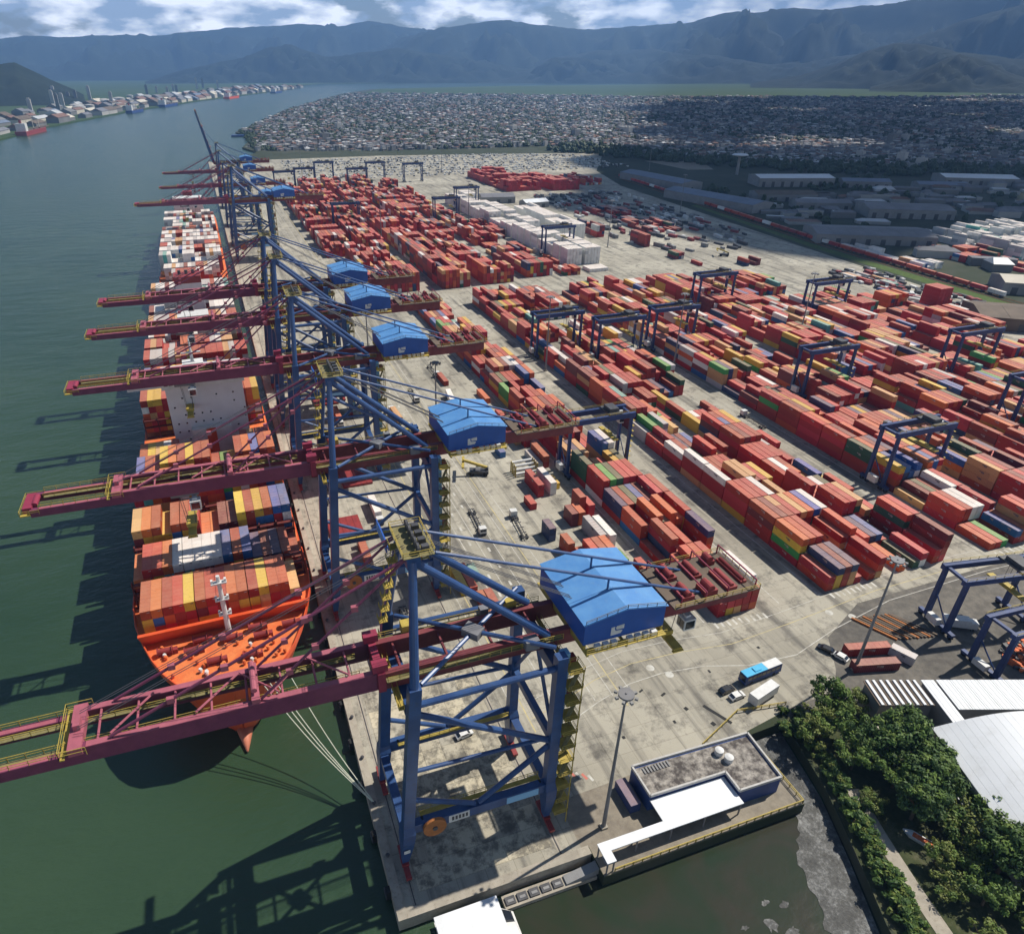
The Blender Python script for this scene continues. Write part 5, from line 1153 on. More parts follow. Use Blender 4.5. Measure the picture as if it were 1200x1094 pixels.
# ------------------------------------------------------------------ vehicles
def wheelset(par, xs, y, r=.5, wd=.3, z=None):
    for x in xs:
        for sy in (-1, 1): MB().tube((x, sy * y - wd / 2, r), (x, sy * y + wd / 2, r), r, 14).build('wheel', MT['rubber'], par)
def make_bus():
    b = empty('coach_bus')
    body = MB().hexa([(-6.1, -1.25, .45), (6.1, -1.25, .45), (6.1, 1.25, .45), (-6.1, 1.25, .45), (-6.05, -1.2, 3.2), (5.9, -1.2, 3.2), (5.9, 1.2, 3.2), (-6.05, 1.2, 3.2)]).build('body', MT['navy'], b)
    MB().box(-6.0, -1.18, 3.2, 1.0, 1.18, 3.34).build('roof', MT['bus_blue'], b); MB().box(1.04, -1.18, 3.2, 5.85, 1.18, 3.34).build('roof', MT['white'], b)
    MB().box(-2.8, -.7, 3.34, -.8, .7, 3.6).build('roof_hatch', MT['bus_blue'], b)
    for k in range(7):
        for sy in (-1, 1): MB().box(-5.4 + k * 1.55, sy * 1.235 - .03, 1.7, -4.1 + k * 1.55, sy * 1.235 + .03, 2.7).build('window', MT['glass'], b)
    MB().box(-6.16, -1.0, 1.3, -6.08, 1.0, 2.8).build('windscreen', MT['glass'], b); wheelset(b, (-3.9, 3.6), 1.1, .52); return b
b_ = make_bus(); b_.location = (103.2, 27.4, .03); b_.rotation_euler = (0, 0, R(5)); tag(b_, 'coach with blue and white roof parked by the bend of the road', 'bus')
def make_car(mt):
    c = empty('car')
    prof = [(-2.1, .35), (2.1, .35), (2.15, .8), (1.3, .95), (.7, 1.42), (-1.2, 1.45), (-1.9, 1.0), (-2.15, .9)]
    n = len(prof); vs = [(x, -.85, z) for x, z in prof] + [(x, .85, z) for x, z in prof]
    MB().add(vs, [tuple(range(n)), tuple(range(2 * n - 1, n - 1, -1))] + [((i + 1) % n, i, n + i, n + (i + 1) % n) for i in range(n)]).build('body', mt, c)
    MB().hexa([(.72, -.72, 1.42), (1.32, -.75, 1.0), (1.32, .75, 1.0), (.72, .72, 1.42), (.76, -.72, 1.46), (1.36, -.75, 1.03), (1.36, .75, 1.03), (.76, .72, 1.46)]).build('windscreen', MT['glass'], c)
    MB().hexa([(-1.88, -.72, 1.06), (-1.24, -.72, 1.44), (-1.24, .72, 1.44), (-1.88, .72, 1.06), (-1.92, -.72, 1.1), (-1.26, -.72, 1.49), (-1.26, .72, 1.49), (-1.92, .72, 1.1)]).build('rear_window', MT['glass'], c)
    for sy in (-1, 1): MB().box(-1.1, sy * .855 - .015, 1.0, .75, sy * .855 + .015, 1.34).build('side_window', MT['glass'], c)
    wheelset(c, (-1.35, 1.35), .78, .33, .2); return c
cw = make_car(MT['white']); cb_ = make_car(MT['car_black'])
cb_.location = (91.8, 25.9, .03); cb_.rotation_euler = (0, 0, R(6)); tag(cb_, 'black car parked next to the white one near the coach', 'car')
cw.location = (93.0, 23.4, .03); cw.rotation_euler = (0, 0, R(4)); tag(cw, 'white car parked next to the black one near the coach', 'car')
c3 = copy_tree(cw); c3.location = (24.5, 34.5, .09); c3.rotation_euler = (0, 0, R(8)); tag(c3, 'white pickup standing on the slabs under the nearest crane', 'car')
c4 = copy_tree(cb_); c4.location = (126.4, 29.2, .03); c4.rotation_euler = (0, 0, R(120)); tag(c4, 'black car beside the light mast at the old red boxes', 'car')
c5 = copy_tree(cw); c5.location = (127.9, 25.8, .03); c5.rotation_euler = (0, 0, R(110)); tag(c5, 'white car beside the light mast at the old red boxes', 'car')
def make_truck(load=None, trailer_col=None):
    t_ = empty('yard_truck')
    MB().box(-1.2, 6.6, .5, 1.2, 9.4, 1.0).build('chassis', MT['steel'], t_)
    cab = MB().box(-1.2, 7.2, 1.0, 1.2, 9.3, 2.9).build('cab', MT['white'], t_); MB().box(-1.05, 9.28, 1.7, 1.05, 9.34, 2.6).build('windscreen', MT['glass'], cab)
    for sx in (-1, 1): MB().box(sx * .45 - .1, -6.2, .95, sx * .45 + .1, 7.0, 1.25).build('trailer_rail', MT['steel'], t_)
    for y in (-6, -3, 0, 3, 6): MB().box(-1.2, y - .12, 1.0, 1.2, y + .12, 1.2).build('cross_member', MT['steel'], t_)
    for y in (-5.2, -4.0, 5.8, 8.6):
        for sx in (-1, 1): MB().tube((sx * 1.0 - .2, y, .5), (sx * 1.0 + .2, y, .5), .5, 12).build('wheel', MT['rubber'], t_)
    return t_
tk = make_truck(); TRK = [(58, 118, 176, 'empty container chassis with white cab on the apron lane nearest the cranes'), (70.5, 108, -6, 'empty chassis with white cab standing beside the navy blue box'), (81, 216, 172, 'truck with chassis near the orange box on the far apron'), (66, 228, 178, 'truck on the apron lane beyond the second blue machinery house'),
       (52, 300, 178, 'truck on the apron behind the far quay cranes'), (60, 345, 2, 'truck on the apron behind the far quay cranes'), (98, 180, 180, 'truck in the lane under the quay side block'), (202, 150, 0, 'truck in the wide stained lane'), (200, 260, 180, 'truck in the wide stained lane, far half')]
TRK += [(12, 62, 0, 'truck under the legs of the crane nearest the quay head'), (22, 76, 180, 'truck between the two nearest quay cranes'), (17, 108, 0, 'truck under the second crane portal'), (26, 135, 180, 'truck on the quay beyond the second crane'), (12, 150, 0, 'truck at the ship side before the third crane'), (20, 190, 0, 'truck under the third crane portal'), (27, 214, 180, 'truck under the fourth crane portal'), (14, 250, 0, 'truck under the fifth crane portal'), (45, 180, 178, 'truck on the apron lane behind the third crane'), (52, 205, 2, 'truck on the apron lane behind the fourth crane'), (50, 262, 178, 'truck on the apron lane behind the fifth crane'), (83, 300, 2, 'truck beside the far half of the quay side block'), (84, 255, 180, 'truck beside the middle of the quay side block')]
for i, (x, y, rz, lab) in enumerate(TRK):
    o = tk if i == 0 else copy_tree(tk); o.location = (x, y, .04); o.rotation_euler = (0, 0, R(rz)); tag(o, lab, 'truck', 'yard trucks')
for (x, y, rz, l, c) in ((12, 62, 0, L40, 'bright red'), (17, 108, 0, L40, 'rust red'), (26, 135, 180, L40, 'white'), (20, 190, 0, L40, 'brick red'), (27, 214, 180, L40, 'orange'), (52, 205, 2, L40, 'tan'), (83, 300, 2, L40, 'blue'), (81, 216, 172, L40, 'white')):
    o = bpy.data.objects.new('shipping_container', cmesh(l, CI[c])); COL.objects.link(o); o.location = (x, y, 1.3); o.rotation_euler = (0, 0, R(rz)); tag(o, '%s container riding on a truck chassis on the quay apron' % c, 'container', 'containers carried by trucks')
hcm = MB().box(-5.6, -6.0, 0, 5.6, 6.0, .9)
for k in range(5): hcm.box(-5.4 + k * 2.2, -5.8, .9, -5.0 + k * 2.2, 5.8, 1.02)
hcm = hcm.mesh('hatch_cover', [MT['red_steel']])
for (x, y) in ((14, 128), (14, 172), (25, 236), (24, 160)):
    o = bpy.data.objects.new('hatch_cover', hcm); COL.objects.link(o); o.location = (x, y, .04); tag(o, 'maroon ship hatch cover laid on the quay between crane legs', 'hatch cover', 'hatch covers laid on the quay')
# white box trailer beside the coach
tl = empty('box_trailer', (98.6, 20.9, .02), R(14)); MB().box(-4.2, -1.25, 1.0, 4.2, 1.25, 3.7).build('box', MT['white'], tl); MB().box(-3.9, -.9, .7, 3.9, .9, 1.0).build('frame', MT['steel'], tl); wheelset(tl, (-2.8, 2.6), 1.05, .45); tag(tl, 'white box trailer parked between the coach and the trees', 'trailer')
tl2 = empty('box_truck', (168.5, 24.5, .03), R(-30)); MB().box(-4.0, -1.25, .9, 2.4, 1.25, 3.4).build('box', MT['white'], tl2); MB().box(2.5, -1.2, .8, 4.4, 1.2, 2.8).build('cab', MT['white'], tl2); MB().box(-3.9, -.9, .6, 4.2, .9, .9).build('frame', MT['steel'], tl2); wheelset(tl2, (-2.6, 3.3), 1.05, .45); tag(tl2, 'white box truck beside the leg of the laid-up gantry', 'truck')
def make_reach():
    r = empty('reach_stacker'); MB().box(-1.6, -4, .8, 1.6, 3.4, 2.0).build('body', MT['steel'], r); MB().box(-1.0, -.8, 2.0, 1.0, 1.0, 3.5).build('cab', MT['white'], r)
    MB().beam((0, -3.4, 3.0), (0, 6.0, 6.2), .9, .9).build('boom', MT['rail_yellow'], r); MB().box(-4.5, 5.4, 4.9, 4.5, 6.4, 5.5).build('spreader', MT['rail_yellow'], r); MB().box(-.7, -3.9, 2.0, .7, -2.9, 3.2).build('boom_foot', MT['steel'], r)
    for y in (-2.8, 2.4):
        for sx in (-1, 1): MB().tube((sx * 1.7 - .35, y, .85), (sx * 1.7 + .35, y, .85), .85, 14).build('wheel', MT['rubber'], r)
    return r
rs = make_reach(); rs.location = (70, 148, .04); rs.rotation_euler = (0, 0, R(70)); tag(rs, 'reach stacker in the shade below the second machinery house', 'stacker', 'container handlers')
r2 = copy_tree(rs); r2.location = (390, 420, .04); r2.rotation_euler = (0, 0, 1); tag(r2, 'reach stacker on the open ground by the dark red stacks', 'stacker', 'container handlers')
# rack of spare spreaders on the apron
sr = empty('spreader_rack', (88, 143, .04))
for k in range(4):
    MB().box(-5.5, -2.2 + k * 1.5, 0, -5.1, -1.8 + k * 1.5, 4.8).build('upright', MT['rail_yellow'], sr); MB().box(-5.1, -2.2 + k * 1.5, 1.0 + k * .9, 4, -1.4 + k * 1.5, 1.6 + k * .9).build('spreader_bar', MT['white'], sr); MB().box(3.6, -2.2 + k * 1.5, 0, 4.0, -1.8 + k * 1.5, 4.8).build('upright', MT['rail_yellow'], sr)
tag(sr, 'rack of spare spreaders on the apron behind the second machinery house', 'rack')

# ------------------------------------------------------------------ trees and bushes by the shore
def leaf_mat(name, c1, c2):
    m = bpy.data.materials.new(name); m.use_nodes = True; t = m.node_tree; b = t.nodes['Principled BSDF']; b.inputs['Roughness'].default_value = .6; b.inputs['Specular IOR Level'].default_value = .25
    g = N(t, 'ShaderNodeNewGeometry'); n = N(t, 'ShaderNodeTexNoise'); n.inputs['Scale'].default_value = .7; n.inputs['Detail'].default_value = 5; t.links.new(g.outputs['Position'], n.inputs['Vector'])
    r = N(t, 'ShaderNodeValToRGB'); r.color_ramp.elements[0].position = .35; r.color_ramp.elements[0].color = (*c1, 1); r.color_ramp.elements[1].position = .65; r.color_ramp.elements[1].color = (*c2, 1); t.links.new(n.outputs['Fac'], r.inputs[0]); t.links.new(r.outputs[0], b.inputs['Base Color']); return m
LEAF = [leaf_mat('leaves_dark', (.028, .065, .016), (.075, .125, .028)), leaf_mat('leaves_green', (.06, .12, .02), (.135, .19, .036)), leaf_mat('leaves_yellowish', (.09, .13, .022), (.17, .19, .05))]
def make_tree(name, h, r, seed, nclump, nleaf, ls, li, flat=.62):
    rr = random.Random(seed); t_ = empty(name); mb = MB(); ch = h - r * flat
    mb.tube((0, 0, 0), (rr.uniform(-.3, .3), rr.uniform(-.3, .3), ch * .55), .32 * h / 9, 8, .2 * h / 9)
    clumps = []
    for k in range(nclump):
        a = rr.random() * 6.283; u = rr.uniform(-.75, 1); rad = (1 - u * u) ** .5 * (rr.random() ** .35)
        clumps.append(Vector((r * rad * math.cos(a), r * rad * math.sin(a), ch + r * flat * u * rr.uniform(.6, 1))))
    for c_ in clumps[::max(1, nclump // 9)]: mb.tube((0, 0, ch * .5), c_, .13 * h / 9, 5, .05)
    mb.build('trunk', MT['bark'], t_)
    V = []; F = []; Mi = []
    for c_ in clumps:
        cr_ = rr.uniform(.55, 1.15) * r * .3; mi = rr.choice(li)
        for q in range(nleaf):
            d = Vector((rr.gauss(0, 1), rr.gauss(0, 1), rr.gauss(0, 1))).normalized() * cr_ * rr.random() ** .4; p = c_ + Vector((d.x, d.y, d.z * .75))
            n_ = (d.normalized() + Vector((rr.uniform(-.8, .8), rr.uniform(-.8, .8), rr.uniform(0, 1.2)))).normalized(); a = n_.orthogonal().normalized(); a.rotate(Matrix.Rotation(rr.random() * 6.28, 3, n_)); b = n_.cross(a); s = ls * rr.uniform(.6, 1.3); k = len(V)
            V += [p - a * s, p + b * s * .5, p + a * s, p - b * s * .5]; F.append((k, k + 1, k + 2, k + 3)); Mi.append(mi)
    mb = MB(); mb.v = [tuple(v) for v in V]; mb.f = F; mb.m = Mi; mb.build('crown', LEAF, t_); return t_
tv = [make_tree('tree', 9, 4.4, 1, 34, 80, .36, (0, 1, 1)), make_tree('tree', 13, 6.0, 2, 52, 95, .46, (0, 0, 0, 1)), make_tree('tree', 7.5, 4.0, 3, 30, 80, .34, (1, 2, 2)), make_tree('tree', 5.5, 4.2, 4, 34, 70, .3, (0, 1, 2, 2), .45)]
TS = [(104.5, 9.5, 2, 1.0), (110.5, 12.5, 0, 1.05), (116.2, 11.0, 2, .9), (100.5, 6.0, 2, .9), (107.5, 4.0, 0, 1.0), (112.0, -2.0, 1, .85), (117.0, -2.5, 1, .9), (118.5, -8.0, 1, .8), (104.0, -2.0, 0, .95), (109.0, -8.5, 0, 1.0), (113.5, -12.5, 1, .9), (116.0, -17.5, 3, 1.2), (112.5, -22.5, 3, 1.2), (117.0, -24.5, 0, 1.1), (113.0, -29.5, 1, .9), (119.0, -31.0, 3, 1.3), (108.0, -27.0, 3, .9), (115.0, -36.0, 0, 1.2), (121.5, -38, 1, 1.0), (106.5, -15.5, 1, .8), (104.5, -33.0, 0, .9), (109.5, -39.0, 3, 1.2), (121.5, -13.0, 0, .9), (100.0, -29.5, 3, .8), (97.0, -38.5, 2, .8), (103.0, -24.0, 2, .7), (100.5, -10.5, 3, .7)]
tuniq = ['light green tree at the corner of the clump facing the coach', 'mid green tree between the box trailer and the ribbed shed', 'light green tree touching the ribbed shed', 'light green tree standing at the mud edge by the dock', 'mid green tree in the middle of the clump before the cream hut',
         'dark tree in front of the cream hut', 'tall dark tree leaning over the corner of the arched hall', 'tall dark tree against the lean-to of the arched hall', 'mid green tree above the hedge at the start of the path', 'mid green tree over the shaded part of the path',
         'dark tree below the end of the lean-to', 'low spreading tree in front of the hall side wall', 'low spreading tree beside the laid-up boat', 'mid green tree under the hall eaves, past the lean-to', 'dark tree downhill of the laid-up boat', 'broad spreading tree hugging the far end of the hall', 'small spreading tree between path and laid-up boat', 'mid green tree at the bottom of the slope', 'dark tree behind the bottom of the slope', 'dark tree shading the path beside the laid-up boat', 'mid green tree on the path at the foot of the slope', 'wide low tree at the very bottom of the slope', 'mid green tree brushing the lean-to roof of the arched hall', 'low tree beside the lower path', 'light green tree between hedge and path at the bottom', 'small light green tree next to the laid-up boat', 'low tree at the bend of the path under the dock']
tlab = ['mid green round topped tree by the shore sheds', 'tall dark tree with dense crown beside the white halls', 'light green tree in the clump next to the coach and sheds', 'low spreading tree on the slope beside the arched hall']
used_ = [False] * 4
for ti, (x, y, k, s) in enumerate(TS):
    o = tv[k] if not used_[k] else copy_tree(tv[k]); used_[k] = True
    o.location = (x, y, 0.0); o.rotation_euler = (0, 0, RND.random() * 6.28); o.scale = (s, s, s * RND.uniform(.9, 1.1)); tag(o, tuniq[ti], 'tree', 'trees on the shore')
bs = make_tree('bush', 2.6, 1.9, 9, 22, 50, .3, (1, 2, 0), .7); bl = []
for k in range(26):
    f = k / 25; p = [(99.5, 11), (97.5, 2), (94.0, -9), (90.5, -18), (87.5, -26), (85, -34), (82, -44)]; i = min(5, int(f * 6)); g_ = f * 6 - i; x = p[i][0] * (1 - g_) + p[i + 1][0] * g_ + 1.3; y = p[i][1] * (1 - g_) + p[i + 1][1] * g_
    bl.append((x + RND.uniform(-.3, 1.6), y + RND.uniform(-.8, .8), RND.uniform(.8, 1.5)))
for k in range(12): bl.append((RND.uniform(96, 104), RND.uniform(10, 16.5), RND.uniform(.6, 1.0)))
for k in range(22):
    f = RND.random(); bl.append((97.8 - 14 * f + RND.uniform(0, 3.4), 2 - 46 * f + RND.uniform(-1, 1), RND.uniform(.6, 1.2)))
for i, (x, y, s) in enumerate(bl):
    o = bs if i == 0 else copy_tree(bs); o.location = (x, y, 0); o.rotation_euler = (0, 0, RND.random() * 6.28); o.scale = (s, s, s); tag(o, 'low green bush in the hedge along the muddy shore', 'bush', 'bushes along the muddy shore')
pth = MB()
for a, q in zip([(100.5, -6), (97.5, -16), (95, -26), (93, -36), (91, -50)], [(97.5, -16), (95, -26), (93, -36), (91, -50), (86, -80)]): pth.beam((a[0], a[1], .03), (q[0], q[1], .03), 3.0, .05)
struct(pth, 'shore_path', MT['kerb'])
bb = empty('small_boat', (104.0, -19.5, .06), R(-62)); MB().loft([[(-3, -.1, .5), (-3, .1, .5), (-3, .1, .7), (-3, -.1, .7)], [(-1.5, -.7, 0), (-1.5, .7, 0), (-1.5, .9, .8), (-1.5, -.9, .8)], [(3, -.7, 0), (3, .7, 0), (3, .9, .8), (3, -.9, .8)]]).build('hull', MT['white'], bb); MB().box(-1.2, -.6, .8, 2.6, .6, .86).build('cover', MT['orange'], bb); tag(bb, 'small white boat with orange cover laid up on the path under the trees', 'boat')

# ------------------------------------------------------------------ railway with container wagons
tkm = MB()
for off in (0, 6): 
    for a, q in (((484 + off, 180), (500 + off, 440)), ((500 + off, 440), (552 + off, 880))):
        for s in (-.75, .75): tkm.beam((a[0] + s, a[1], .12), (q[0] + s, q[1], .12), .15, .12)
struct(tkm, 'railway_track', MT['rust'])
for k in range(44):
    y = 262 + k * 14.2; x = (484 + (y - 180) / 260 * 16) if y < 440 else 500 + (y - 440) / 440 * 52
    x += 6 if k % 7 else 6; a = math.atan2(-16, 260) if y < 440 else math.atan2(-52, 440)
    wg = empty('rail_wagon', (x, y, .18), a); MB().box(-1.3, -6.9, .9, 1.3, 6.9, 1.2).build('flat_bed', MT['steel'], wg); MB().box(-1.2, -4.9, 0, 1.2, -3.4, .9).build('bogie', MT['steel'], wg); MB().box(-1.2, 3.4, 0, 1.2, 4.9, .9).build('bogie', MT['steel'], wg)
    ci = pick('allred' if k % 6 else 'white', RND); MB().box(-1.22, -6.1, 1.21, 1.22, 6.1, 3.8).build('container', CM[ci], wg)
    tag(wg, '%s boxed wagon in the long goods train along the grass verge' % CCOL[ci][0], 'rail wagon', '%s wagons of the goods train' % CCOL[ci][0])

# ------------------------------------------------------------------ warehouses behind the yard
def warehouse(x, y, l, wd, h, rz, roofm, wallm, label, ridge_=2.5, mon=False):
    r = empty('warehouse', (x, y, .02), rz); l2, w2 = l / 2, wd / 2
    MB().add([(-l2, -w2, 0), (l2, -w2, 0), (l2, w2, 0), (-l2, w2, 0), (-l2, -w2, h), (l2, -w2, h), (l2, w2, h), (-l2, w2, h), (-l2, 0, h + ridge_), (l2, 0, h + ridge_)], [(0, 1, 5, 4), (2, 3, 7, 6), (1, 2, 6, 9, 5), (3, 0, 4, 8, 7)]).build('wall', wallm, r)
    n = max(3, int(l / 14))
    for k in range(n):
        a, b = -l2 + l * k / n, -l2 + l * (k + 1) / n - .15
        for sy in (-1, 1):
            p = [(a, sy * (w2 + .6), h - .1), (b, sy * (w2 + .6), h - .1), (b, 0, h + ridge_ + .1), (a, 0, h + ridge_ + .1)]
            if sy < 0: MB().hexa(p + [(x_, y_, z_ + .15) for x_, y_, z_ in p]).build('roof_panel', roofm, r)
            else: q_ = p[::-1]; MB().hexa(q_ + [(x_, y_, z_ + .15) for x_, y_, z_ in q_]).build('roof_panel', roofm, r)
    nb = max(2, int(l / 12))
    for k in range(nb): xx = -l2 + (k + .5) * l / nb; MB().box(xx - 2, -w2 - .06, 0, xx + 2, -w2 - .01, h * .6).build('door', MT['steel'], r)
    tag(r, label, 'warehouse', None); return r
warehouse(573, 800, 130, 34, 9, R(96), MT['roof_blue'], MT['wall_grey'], 'long dark shed with row of doors beside the goods train, farther half')
warehouse(545, 640, 130, 34, 9, R(102), MT['roof_blue'], MT['wall_grey'], 'long dark shed with row of doors beside the goods train, nearer half')
warehouse(735, 735, 100, 40, 11, R(-18), MT['roof_white'], MT['wall_grey'], 'white roofed warehouse below the dark wood')
warehouse(555, 432, 100, 46, 8, R(-28), MT['roof_grey'], MT['wall_grey'], 'broad grey roofed warehouse right behind the railway')
warehouse(690, 515, 84, 44, 9, R(-28), MT['roof_grey'], MT['wall_grey'], 'second grey warehouse behind the broad one')
warehouse(444, 214, 46, 34, 8, R(-35), MT['roof_brown'], MT['roof_brown'], 'dark brown roofed open shed at the end of the inland blocks')
warehouse(528, 262, 44, 26, 8, R(-35), MT['wall_cream'], MT['wall_grey'], 'sand coloured roof shed behind the brown one')
warehouse(985, 668, 90, 46, 9, R(-30), MT['roof_white'], MT['wall_grey'], 'pale striped roof factory at the edge of the town')
warehouse(815, 690, 60, 26, 8, R(-28), MT['roof_blue'], MT['wall_grey'], 'slate blue roofed shed beside the white warehouse')
warehouse(890, 640, 60, 26, 7, R(-28), MT['roof_blue'], MT['wall_grey'], 'slate blue roofed shed before the striped factory')
warehouse(640, 640, 70, 30, 8, R(-20), MT['roof_brown'], MT['wall_grey'], 'brown roofed shed between the goods train and the slate sheds')
warehouse(640, 580, 60, 24, 7, R(-24), MT['roof_grey'], MT['wall_grey'], 'small grey shed behind the long dark shed')
warehouse(310, 735, 40, 24, 7, R(-10), MT['roof_grey'], MT['wall_grey'], 'grey shed in front of the red stack')
warehouse(338, 690, 30, 16, 6, R(5), MT['roof_white'], MT['wall_grey'], 'small white roofed shed by the reefers')
struct(MB().sheet([(700, 1040), (790, 1010), (740, 905), (700, 915)], .05), 'sandy_lot', MT['dirt'])
wt = empty('water_tower', (733, 842, 0)); MB().tube((0, 0, 0), (0, 0, 24), 2.2, 12, 1.8).build('stem', MT['wall_grey'], wt); MB().tube((0, 0, 24), (0, 0, 27), 3, 20, 12).build('bowl', MT['wall_cream'], wt); MB().tube((0, 0, 27), (0, 0, 28.5), 12, 20, 9).build('roof', MT['roof_white'], wt); tag(wt, 'mushroom shaped water tower before the dark wood', 'water tower')

# ------------------------------------------------------------------ parked cars far off, debris on the open ground
rr = random.Random(77); mb = MB()
for k in range(2600):
    x = rr.uniform(110, 640); y = rr.uniform(985, 1235)
    row = int(y / 9); y = row * 9 + rr.uniform(-.6, .6)
    if row % 3 == 2 or x > 300 + (1260 - y) * 2.6 + 100: continue
    mb.cbox(x, y, .04, 1.8, 4.3, 1.4, 0 if rr.random() < .72 else 1)
o = mb.build('parked_cars', [MT['white'], MT['car_black']]); tag(o, 'rows of new cars parked on the ground between yard and town', 'cars', kind='stuff')
mb = MB()
for k in range(420):
    x = rr.uniform(330, 480); y = rr.uniform(430, 760)
    if x > 465 + (y - 430) * .08 or x < 335 + (y > 600) * 20: continue
    if rr.random() < .5 and y < 520: continue
    mb.cbox(x, y, .04, rr.uniform(2, 3), rr.uniform(4, 13), rr.uniform(1.4, 3.2), rr.choice([0, 1, 1, 2, 3]), rz=rr.uniform(-.3, .3))
o = mb.build('parked_trailers', [MT['white'], MT['steel'], MT['red_steel'], MT['wall_grey']]); tag(o, 'jumble of parked trailers and machines on the open ground by the railway', 'trailers', kind='stuff')
mb = MB()
for k in range(150):
    x = rr.uniform(430, 470); y = rr.uniform(240, 350); mb.cbox(x, y, .04, rr.uniform(2, 3), rr.uniform(3, 9), rr.uniform(1, 2.6), rr.choice([0, 1, 1, 2]), rz=rr.uniform(-.8, .8))
o = mb.build('parked_machines', [MT['white'], MT['steel'], MT['red_steel']]); tag(o, 'scattered machines and flatbeds between the inland blocks and the grass verge', 'machines', kind='stuff')

# ------------------------------------------------------------------ the town: streets of small houses
MT['h_white'] = mat('plaster_pale', (.36, .35, .335), .85, .2, .02, coords='World'); MT['h_grey'] = mat('plaster_grey', (.15, .15, .15), .85, .3, .02, coords='World'); MT['h_tile'] = mat('roof_tile', (.15, .085, .065), .85, .4, .05, coords='World'); MT['h_roof'] = mat('roof_fibre_cement', (.13, .13, .14), .85, .5, .05, coords='World'); MT['h_pale'] = mat('roof_metal_pale', (.42, .43, .44), .5, .2, .05, coords='World')
HM = [MT['h_white'], MT['h_grey'], MT['h_tile'], MT['h_roof'], MT['h_pale']]
TOWN = [(95, 1420), (330, 1340), (660, 1325), (760, 1240), (790, 1050), (900, 900), (1200, 760), (1500, 640), (3000, 420), (6000, 900), (5400, 3050), (3600, 3200), (2300, 3650), (1200, 4650), (900, 4650), (580, 3700), (320, 2842), (195, 2300), (95, 1894), (125, 1720), (85, 1500)]
def house_into(mb, x, y, l, wd, h, rz, wm, rm, flat):
    c, s = math.cos(rz), math.sin(rz)
    def T(p): return [(x + a * c - b * s, y + a * s + b * c, z) for a, b, z in p]
    l2, w2 = l / 2, wd / 2
    mb.add(T([(-l2, -w2, 0), (l2, -w2, 0), (l2, w2, 0), (-l2, w2, 0), (-l2, -w2, h), (l2, -w2, h), (l2, w2, h), (-l2, w2, h)]), [(0, 1, 5, 4), (1, 2, 6, 5), (2, 3, 7, 6), (3, 0, 4, 7)], wm)
    if flat: mb.add(T([(-l2, -w2, h), (l2, -w2, h), (l2, w2, h), (-l2, w2, h)]), [(0, 1, 2, 3)], rm)
    else:
        e = .4; r_ = wd * .22
        mb.add(T([(-l2 - e, -w2 - e, h), (l2 + e, -w2 - e, h), (l2 + e, w2 + e, h), (-l2 - e, w2 + e, h), (-l2 * .7, 0, h + r_), (l2 * .7, 0, h + r_)]), [(0, 1, 5, 4), (2, 3, 4, 5), (1, 2, 5), (3, 0, 4)], rm)
houses = []
rr = random.Random(11)
tries = 0
while len(houses) < 20000 and tries < 150000:
    tries += 1
    f = rr.random() ** 1.25; v = 100 + f * 110; u = rr.uniform(230, 1260)     # denser towards the near edge, as streets come into view
    r = _rt * (u - 535) / 814 + _yc * (v - 547) / 814 + _zc; k = -CAM[2] / r[2]; x, y = CAM[0] + r[0] * k, CAM[1] + r[1] * k
    if not inpoly(x, y, TOWN): continue
    # blocks between streets
    a = R(-24); xx, yy = x * math.cos(a) - y * math.sin(a), x * math.sin(a) + y * math.cos(a)
    if xx % 62 < 9 or yy % 96 < 9: continue
    houses.append((y, x))
houses.sort(key=lambda q: math.hypot(q[1] - CAM[0], q[0] - CAM[1]))
mb = MB(); nh = 0
HMESH = []
for k in range(10):
    m_ = MB(); house_into(m_, 0, 0, rr.uniform(9, 15), rr.uniform(7, 10), rr.choice([3, 3.4, 6, 6.4]), 0, rr.choice([0, 0, 1]), [2, 3, 4, 3, 2][k % 5], k % 4 == 3); HMESH.append((m_.mesh('house', HM), ['tiled', 'fibre cement', 'pale metal', 'fibre cement', 'tiled'][k % 5]))
for i, (y, x) in enumerate(houses):
    rz = R(24) + (math.pi / 2 if rr.random() < .5 else 0) + rr.uniform(-.08, .08)
    if i < 280:
        hm, rn = HMESH[i % 10]; o = bpy.data.objects.new('house', hm); COL.objects.link(o); o.location = (x, y, 0); o.rotation_euler = (0, 0, rz); tag(o, 'small town house with %s roof at the near edge of the town' % rn, 'house', 'houses with %s roof at the near edge of the town' % rn)
    else:
        d = math.hypot(x, y); g_ = .8 + max(0, d - 1500) / 6000
        wm = 0 if rr.random() < .45 else 1; rm = rr.choices([2, 3, 4, 0], [28, 56, 10, 6])[0]
        house_into(mb, x, y, rr.uniform(8, 15) * g_, rr.uniform(6, 10) * g_, rr.choice([3, 3.2, 3.4, 6, 6.2, 9]), rz, wm, rm, rr.random() < .3)
o = mb.build('town_houses', HM); tag(o, 'dense mass of small pale houses of the town stretching to the green plain', 'houses', kind='stuff')
